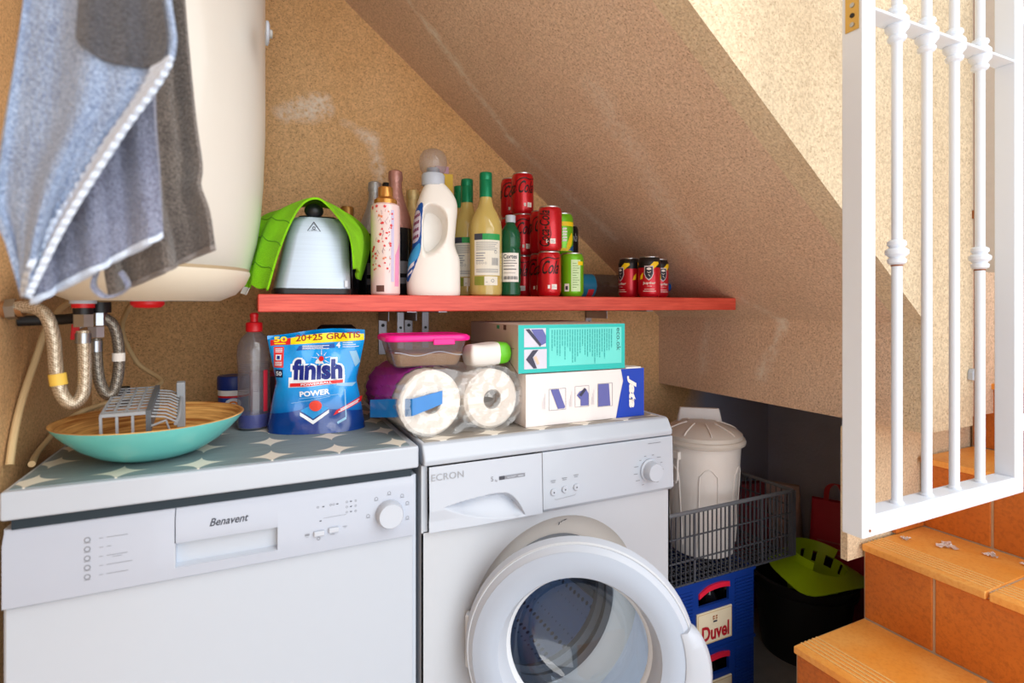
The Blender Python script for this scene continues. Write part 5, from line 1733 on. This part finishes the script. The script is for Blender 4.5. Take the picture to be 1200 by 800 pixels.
# ------------------------------------------------------------------ crates, basket, bin, bucket
M_CRATE = mat('blue_crate_plastic', (14, 52, 134), .4, noise=.06, nscale=10)
def crate(label, z):
    t = thing('beer_crate', label, 'crate', (.84, .10, z), 0, 'stacked blue beer crates')
    w, d, h = .30, .40, .1895
    hx, z0, z1 = .055, .118, .158
    b = MB()
    b.bx(-w / 2, -hx, 0, .008, 0, h).bx(hx, w / 2, 0, .008, 0, h).bx(-hx, hx, 0, .008, 0, z0).bx(-hx, hx, 0, .008, z1 + .012, h)
    b.prism([(-hx, z1 + .012), (-hx, z1 - .012), (-hx * .5, z1 + .003), (0, z1 + .006), (hx * .5, z1 + .006), (hx, z1 + .0), (hx, z1 + .012)], 'Y', 0, .008)
    b.obj('front_wall', M_CRATE, t)
    s = MB().bx(-w / 2, -w / 2 + .008, .008, d, 0, h).bx(w / 2 - .008, w / 2, .008, d, 0, h).bx(-w / 2 + .008, w / 2 - .008, d - .008, d, 0, h)
    s.obj('side_walls', M_CRATE, t)
    MB().bx(-w / 2 + .008, w / 2 - .008, .008, d - .008, 0, .008).obj('bottom', M_CRATE, t)
    C = catmull([(-hx, -.004, z1 - .010), (-hx * .5, -.006, z1 + .004), (0, -.006, z1 + .008), (hx * .5, -.006, z1 + .008), (hx, -.004, z1 + .003)], 6)
    MB().ring_loft([[p + Vector((0, 0, -.006)), p + Vector((0, 0, .007)), p + Vector((0, .010, .007)), p + Vector((0, .010, -.006))] for p in C]).obj('red_grip', mat('crate_red', (214, 30, 60), .4), t)
    r = MB()
    for k in range(16):
        zz = .022 + k * .0095
        for sx in (-1, 1):
            xa, xb = (w / 2 - .004 if sx > 0 else -w / 2 + .004), sx * (hx + .022)
            r.bx(min(xa, xb), max(xa, xb), -.0035, 0, zz, zz + .004)
    r = r.obj('ribs', M_CRATE, t)
    r['kind'] = 'stuff'
    MB().bx(-w / 2 - .003, w / 2 + .003, -.004, .012, h - .007, h).obj('rim', M_CRATE, t)
    lb = MB().bx(-.064, .062, -.005, 0, .018, .104).obj('name_plate', mat('crate_cream', (232, 218, 190), .5), t, bevel=.0015)
    Print().line([(-.061, .021), (.059, .021), (.059, .101), (-.061, .101), (-.061, .021)], .0012).build('plate_border', mat('gold_print', (196, 150, 70), .5), lb, flat(0, -.0052, 0))
    Print().text('Duvel', .001, .047, .098, .040, bold=.03).build('plate_lettering', mat('crate_print_red', (178, 24, 40), .5), lb, flat(0, -.0054, 0))
    p = Print()
    for x in (-.006, .004):
        p.rect(x - .003, .080, x + .003, .084).rect(x - .003, .086, x + .003, .090)
    p.build('crest_mark', mat('crest_ochre', (160, 90, 40), .5), lb, flat(0, -.0054, 0))
    Print().rect(-.008, .0725, .006, .077).build('crest_band', M_INK, lb, flat(0, -.0055, 0))
    # bottle crowns just visible through the grip hole
    for i in range(4):
        x = -.10 + i * .066
        for j in range(2):
            bt = MB().lathe([(.028, .010), (.029, .09), (.013, .125), (.0125, .150), (.014, .151), (.0145, .157), (.012, .160), (0, .160)], (x, .05 + j * .075, 0), n=14).obj('bottle', M_DARKGL, t)
    return t
crate('lower blue beer crate standing on the floor beside the washer', 0.0)
crate('upper blue beer crate with cream name plate, under the wire basket', .19)

M_BASK = mat('dark_grey_basket', (74, 76, 84), .5, noise=.05)
bk = thing('mesh_basket', 'dark plastic mesh basket holding the white bin on the crates', 'basket', (.90, .10, .3797))
BW, BD, BH = .50, .30, .188
XB0, XB1 = -.255, .250
def grid_panel(name, p0, ux, L, H, nx, nz, gap=None, zlow=None):
    """panel of thin bars from p0 along ux"""
    b = MB()
    ux = Vector(ux)
    nrm = Vector((-ux.y, ux.x, 0)) * .004
    def bar(a, c, w, vertical):
        a, c = Vector(a), Vector(c)
        side = ux * w / 2 if vertical else Vector((0, 0, w / 2))
        b.ring_loft([[a - side - nrm / 2, a + side - nrm / 2, a + side + nrm / 2, a - side + nrm / 2], [c - side - nrm / 2, c + side - nrm / 2, c + side + nrm / 2, c - side + nrm / 2]])
    p0 = Vector(p0)
    for i in range(nx + 1):
        s = L * i / nx
        big = i % 8 == 0
        zt = H if zlow is None else zlow(s / L)
        bar(p0 + ux * s, p0 + ux * s + Vector((0, 0, zt)), (.006 if big else .0017), True)
    for j in range(nz + 1):
        bar(p0 + Vector((0, 0, H * j / nz)), p0 + ux * L + Vector((0, 0, H * j / nz)), .005 if j in (0, nz) else .003, False)
    o = b.obj(name, M_BASK, bk)
    o['kind'] = 'stuff'
    return o
LOW = BH - .001
grid_panel('front_panel', (XB0, 0, 0), (1, 0, 0), BW + .005, LOW, 32, 3)
grid_panel('right_panel', (XB1, 0, 0), (0, 1, 0), BD, BH, 16, 4, zlow=lambda t: LOW + (BH - LOW) * min(1, t * 3))
grid_panel('back_panel', (XB0, BD, 0), (1, 0, 0), BW + .005, BH, 32, 4)
grid_panel('left_panel', (XB0, 0, 0), (0, 1, 0), BD, BH, 16, 4, zlow=lambda t: LOW + (BH - LOW) * min(1, t * 3))
b = MB()
for i in range(33):
    x = lerp(XB0, XB1, i / 32)
    b.bx(x - .0012, x + .0012, 0, BD, 0, .003)
for j in range(13):
    y = BD * j / 12
    b.bx(XB0, XB1, y - .0012, y + .0012, 0, .003)
o = b.obj('floor_grid', M_BASK, bk); o['kind'] = 'stuff'
MB().tube([(XB0, 0, BH), (XB1 - .02, 0, BH), (XB1, 0, BH), (XB1, BD, BH), (XB0, BD, BH), (XB0, 0, BH)], .0055, 8).obj('top_rim', mat('basket_rim', (98, 100, 106), .45), bk)
for x, y, h in ((XB0, 0, LOW), (XB1, 0, BH), (XB0, BD, BH), (XB1, BD, BH)):
    MB().bx(x - .007, x + .007, y - .006, y + .006, 0, h).obj('corner_post', M_BASK, bk)

# white bin with lid
bn = thing('waste_bin', 'pale translucent plastic bin with handled lid inside the mesh basket', 'bin', (.945, .252, .3835), -.87)
M_BIN = mat('pale_bin_plastic', (222, 216, 212), .4, noise=.03, sss=.2)
MB().lathe([(.088, 0), (.092, .003), (.112, .315), (.116, .317), (.116, .326)], n=64).obj('body', M_BIN, bn)
for a in range(0, 360, 60):
    q = math.radians(a + 16)
    pts = []
    for x, z in [(-.026, .03), (-.026, .22), (-.020, .243), (-.010, .256), (.0, .26), (.010, .256), (.020, .243), (.026, .22), (.026, .03)]:
        R = .092 + (.112 - .092) * (z - .003) / .312 + .0008
        w = q + x / R
        pts.append((R * math.sin(w), -R * math.cos(w), z))
    MB().tube(catmull(pts, 3), .0018, 6).obj('arched_rib', M_BIN, bn)
ldd = MB().lathe([(.1165, .317), (.124, .319), (.1255, .327), (.122, .334), (.117, .336), (.116, .346), (.100, .358), (.060, .373), (.02, .378), (0, .378)], n=64).obj('lid', mat('bin_lid_plastic', (196, 188, 180), .4, noise=.03), bn)
hnd = MB().ring_loft([rrect(.140, .030, .008, .352), rrect(.132, .024, .008, .375), rrect(.120, .018, .006, .403), rrect(.116, .014, .005, .407)])
hnd = hnd.obj('lid_handle', mat('bin_handle_plastic', (214, 212, 214), .4), ldd)
hnd.rotation_euler = (0, 0, .20)
hnd.location = (-.012, .058, 0)
for a in (-60, -20, 20, 60, 120, 180, 240):
    q = math.radians(a)
    pts = [(r * math.sin(q), -r * math.cos(q), z) for r, z in ((.045, .3775), (.07, .3705), (.097, .3605), (.110, .352))]
    MB().tube(pts, .0022, 6).obj('lid_rib', M_BIN, ldd)
sd = MB().box((0, 0, 0), (.052, .012, .024)).obj('handle_lug', M_BIN, bn, bevel=.003)
sd.location = (-.070, -.092, .293)
sd.rotation_euler = (0, 0, -.65)
MB().tube([(-.022, -.004, -.01), (-.022, -.006, -.07), (-.016, -.006, -.078), (.016, -.006, -.078), (.022, -.006, -.07), (.022, -.004, -.01)], .003, 8).obj('swing_handle', M_BIN, sd)

# black bucket and lime wringer
bu = thing('bucket', 'large black plastic bucket on the floor behind the steps', 'bucket', (1.335, .205, 0))
M_BUCK = mat('black_bucket_plastic', (26, 27, 30), .42, noise=.1)
MB().lathe([(.12, 0), (.122, .004), (.152, .238), (.162, .240), (.164, .250), (.158, .254), (.150, .250), (.119, .008), (0, .008)], n=56).obj('shell', M_BUCK, bu)
MB().lathe([(.150, .205), (.157, .206), (.158, .216), (.151, .217)], n=56, cap=False).obj('hoop', M_BUCK, bu)
wg = thing('mop_wringer', 'lime green mop wringer with slots sitting in the black bucket', 'wringer', (1.315, .150, .262), .15)
M_WR = mat('lime_plastic', (160, 196, 16), .42, noise=.04)
wg.rotation_euler = (math.radians(10), math.radians(6), .2)
N = 40
def wring(a, r, z, sq=1.0):
    return (r * math.cos(a) * 1.12, r * math.sin(a), z)
wall = MB()
slots = {30, 32, 34, 36, 28, 26}
R0 = [[wall.v(wring(2 * PI * k / 40, r, z)) for k in range(40)] for r, z in ((.088, .075 - .0), (.080, .045), (.076, .012), (.070, -.02), (.055, -.09))]
for i, (A, B) in enumerate(zip(R0, R0[1:])):
    for k in range(40):
        if i in (1, 3) and k % 3 == 0:
            continue
        # the near side is cut lower
        if i == 0 and 22 <= k <= 38:
            continue
        wall._f((A[k], A[(k + 1) % 40], B[(k + 1) % 40], B[k]))
wall._f(R0[-1])
wall.obj('strainer_cup', M_WR, wg, solid=.003)
pl_ = MB()
outer = [(-.165, -.075), (.085, -.125), (.150, -.05), (.13, .06), (.06, .10), (-.10, .10), (-.165, .03)]
outer = [(p.x, p.y) for p in catmull([(x, y, 0) for x, y in outer], 6, closed=True)]
nO = len(outer)
oc, ic = [], []
for x, y in outer:
    a = math.atan2(y, x)
    r = math.hypot(x, y)
    oc.append(pl_.v((x, y, .034 - .22 * max(0, r - .09))))
    ic.append(pl_.v((.083 * math.cos(a) * 1.12, .081 * math.sin(a), .045)))
for k in range(nO):
    j = (k + 1) % nO
    pl_._f((oc[k], oc[j], ic[j], ic[k]))
pl_.obj('tray', M_WR, wg, solid=.004)
# bags behind the bucket
def bag(name, label, loc, w, d, h, m, rz=0, seed=1):
    t = thing(name, label, 'bag', loc, rz)
    rs = [rrect(w * .96, d, .02, 0, 6), rrect(w, d * 1.05, .02, h * .3, 6), rrect(w * .98, d * .85, .018, h * .65, 6), rrect(w * .97, d * .45, .01, h * .92, 6), rrect(w * .98, d * .25, .006, h, 6)]
    rs = [[(x + .006 * math.sin(40 * y + 30 * z + seed), y + .008 * math.sin(30 * x + 25 * z + seed), z) for x, y, z in r] for r in rs]
    MB().ring_loft(rs, cap1=False).obj('bag_body', m, t, angle=60)
    return t
t = bag('shopping_bag', 'dark red shopping bag standing under the landing behind the bucket', (1.56, .22, 0), .20, .10, .43, mat('maroon_bag', (176, 34, 66), .5, noise=.1), -1.1, 2)
lp_ = catmull([(-.05, 0, .42), (-.045, .0, .47), (-.02, 0, .49), (.0, 0, .47), (.005, 0, .42)], 5)
MB().ring_loft([[p + Vector((-.008, -.002, 0)), p + Vector((.008, -.002, 0)), p + Vector((.008, .002, 0)), p + Vector((-.008, .002, 0))] for p in lp_]).obj('strap', mat('red_strap', (170, 24, 44), .6), t)
p = Print()
for k in range(3):
    p.rect(-.07, .30 - k * .02, .06 - k * .02, .306 - k * .02)
p.build('faint_lettering', mat('bag_print', (176, 90, 100), .6), t, lambda x, z: (x, -.056 + .02 * (z - .2), z))
t = bag('shopping_bag', 'pale pinkish carrier bag squeezed left of the dark red one', (1.575, .475, 0), .14, .10, .42, mat('pale_bag', (186, 164, 168), .45, noise=.12), -.9, 5)
t = bag('shopping_bag', 'crumpled red and grey bag seen through the mesh basket', (1.40, .50, 0), .16, .13, .44, mat('red_grey_bag', (140, 60, 72), .5, noise=.5, nscale=9), -.3, 9)
t = bag('dark_corner_filler', 'added black bag-like form standing in for shade beside the bucket', (1.58, .0, 0), .16, .18, .30, mat('corner_shade_black', (16, 16, 18), .4, noise=.2), 0, 3)  # black form added to stand in for the corner's deep shade
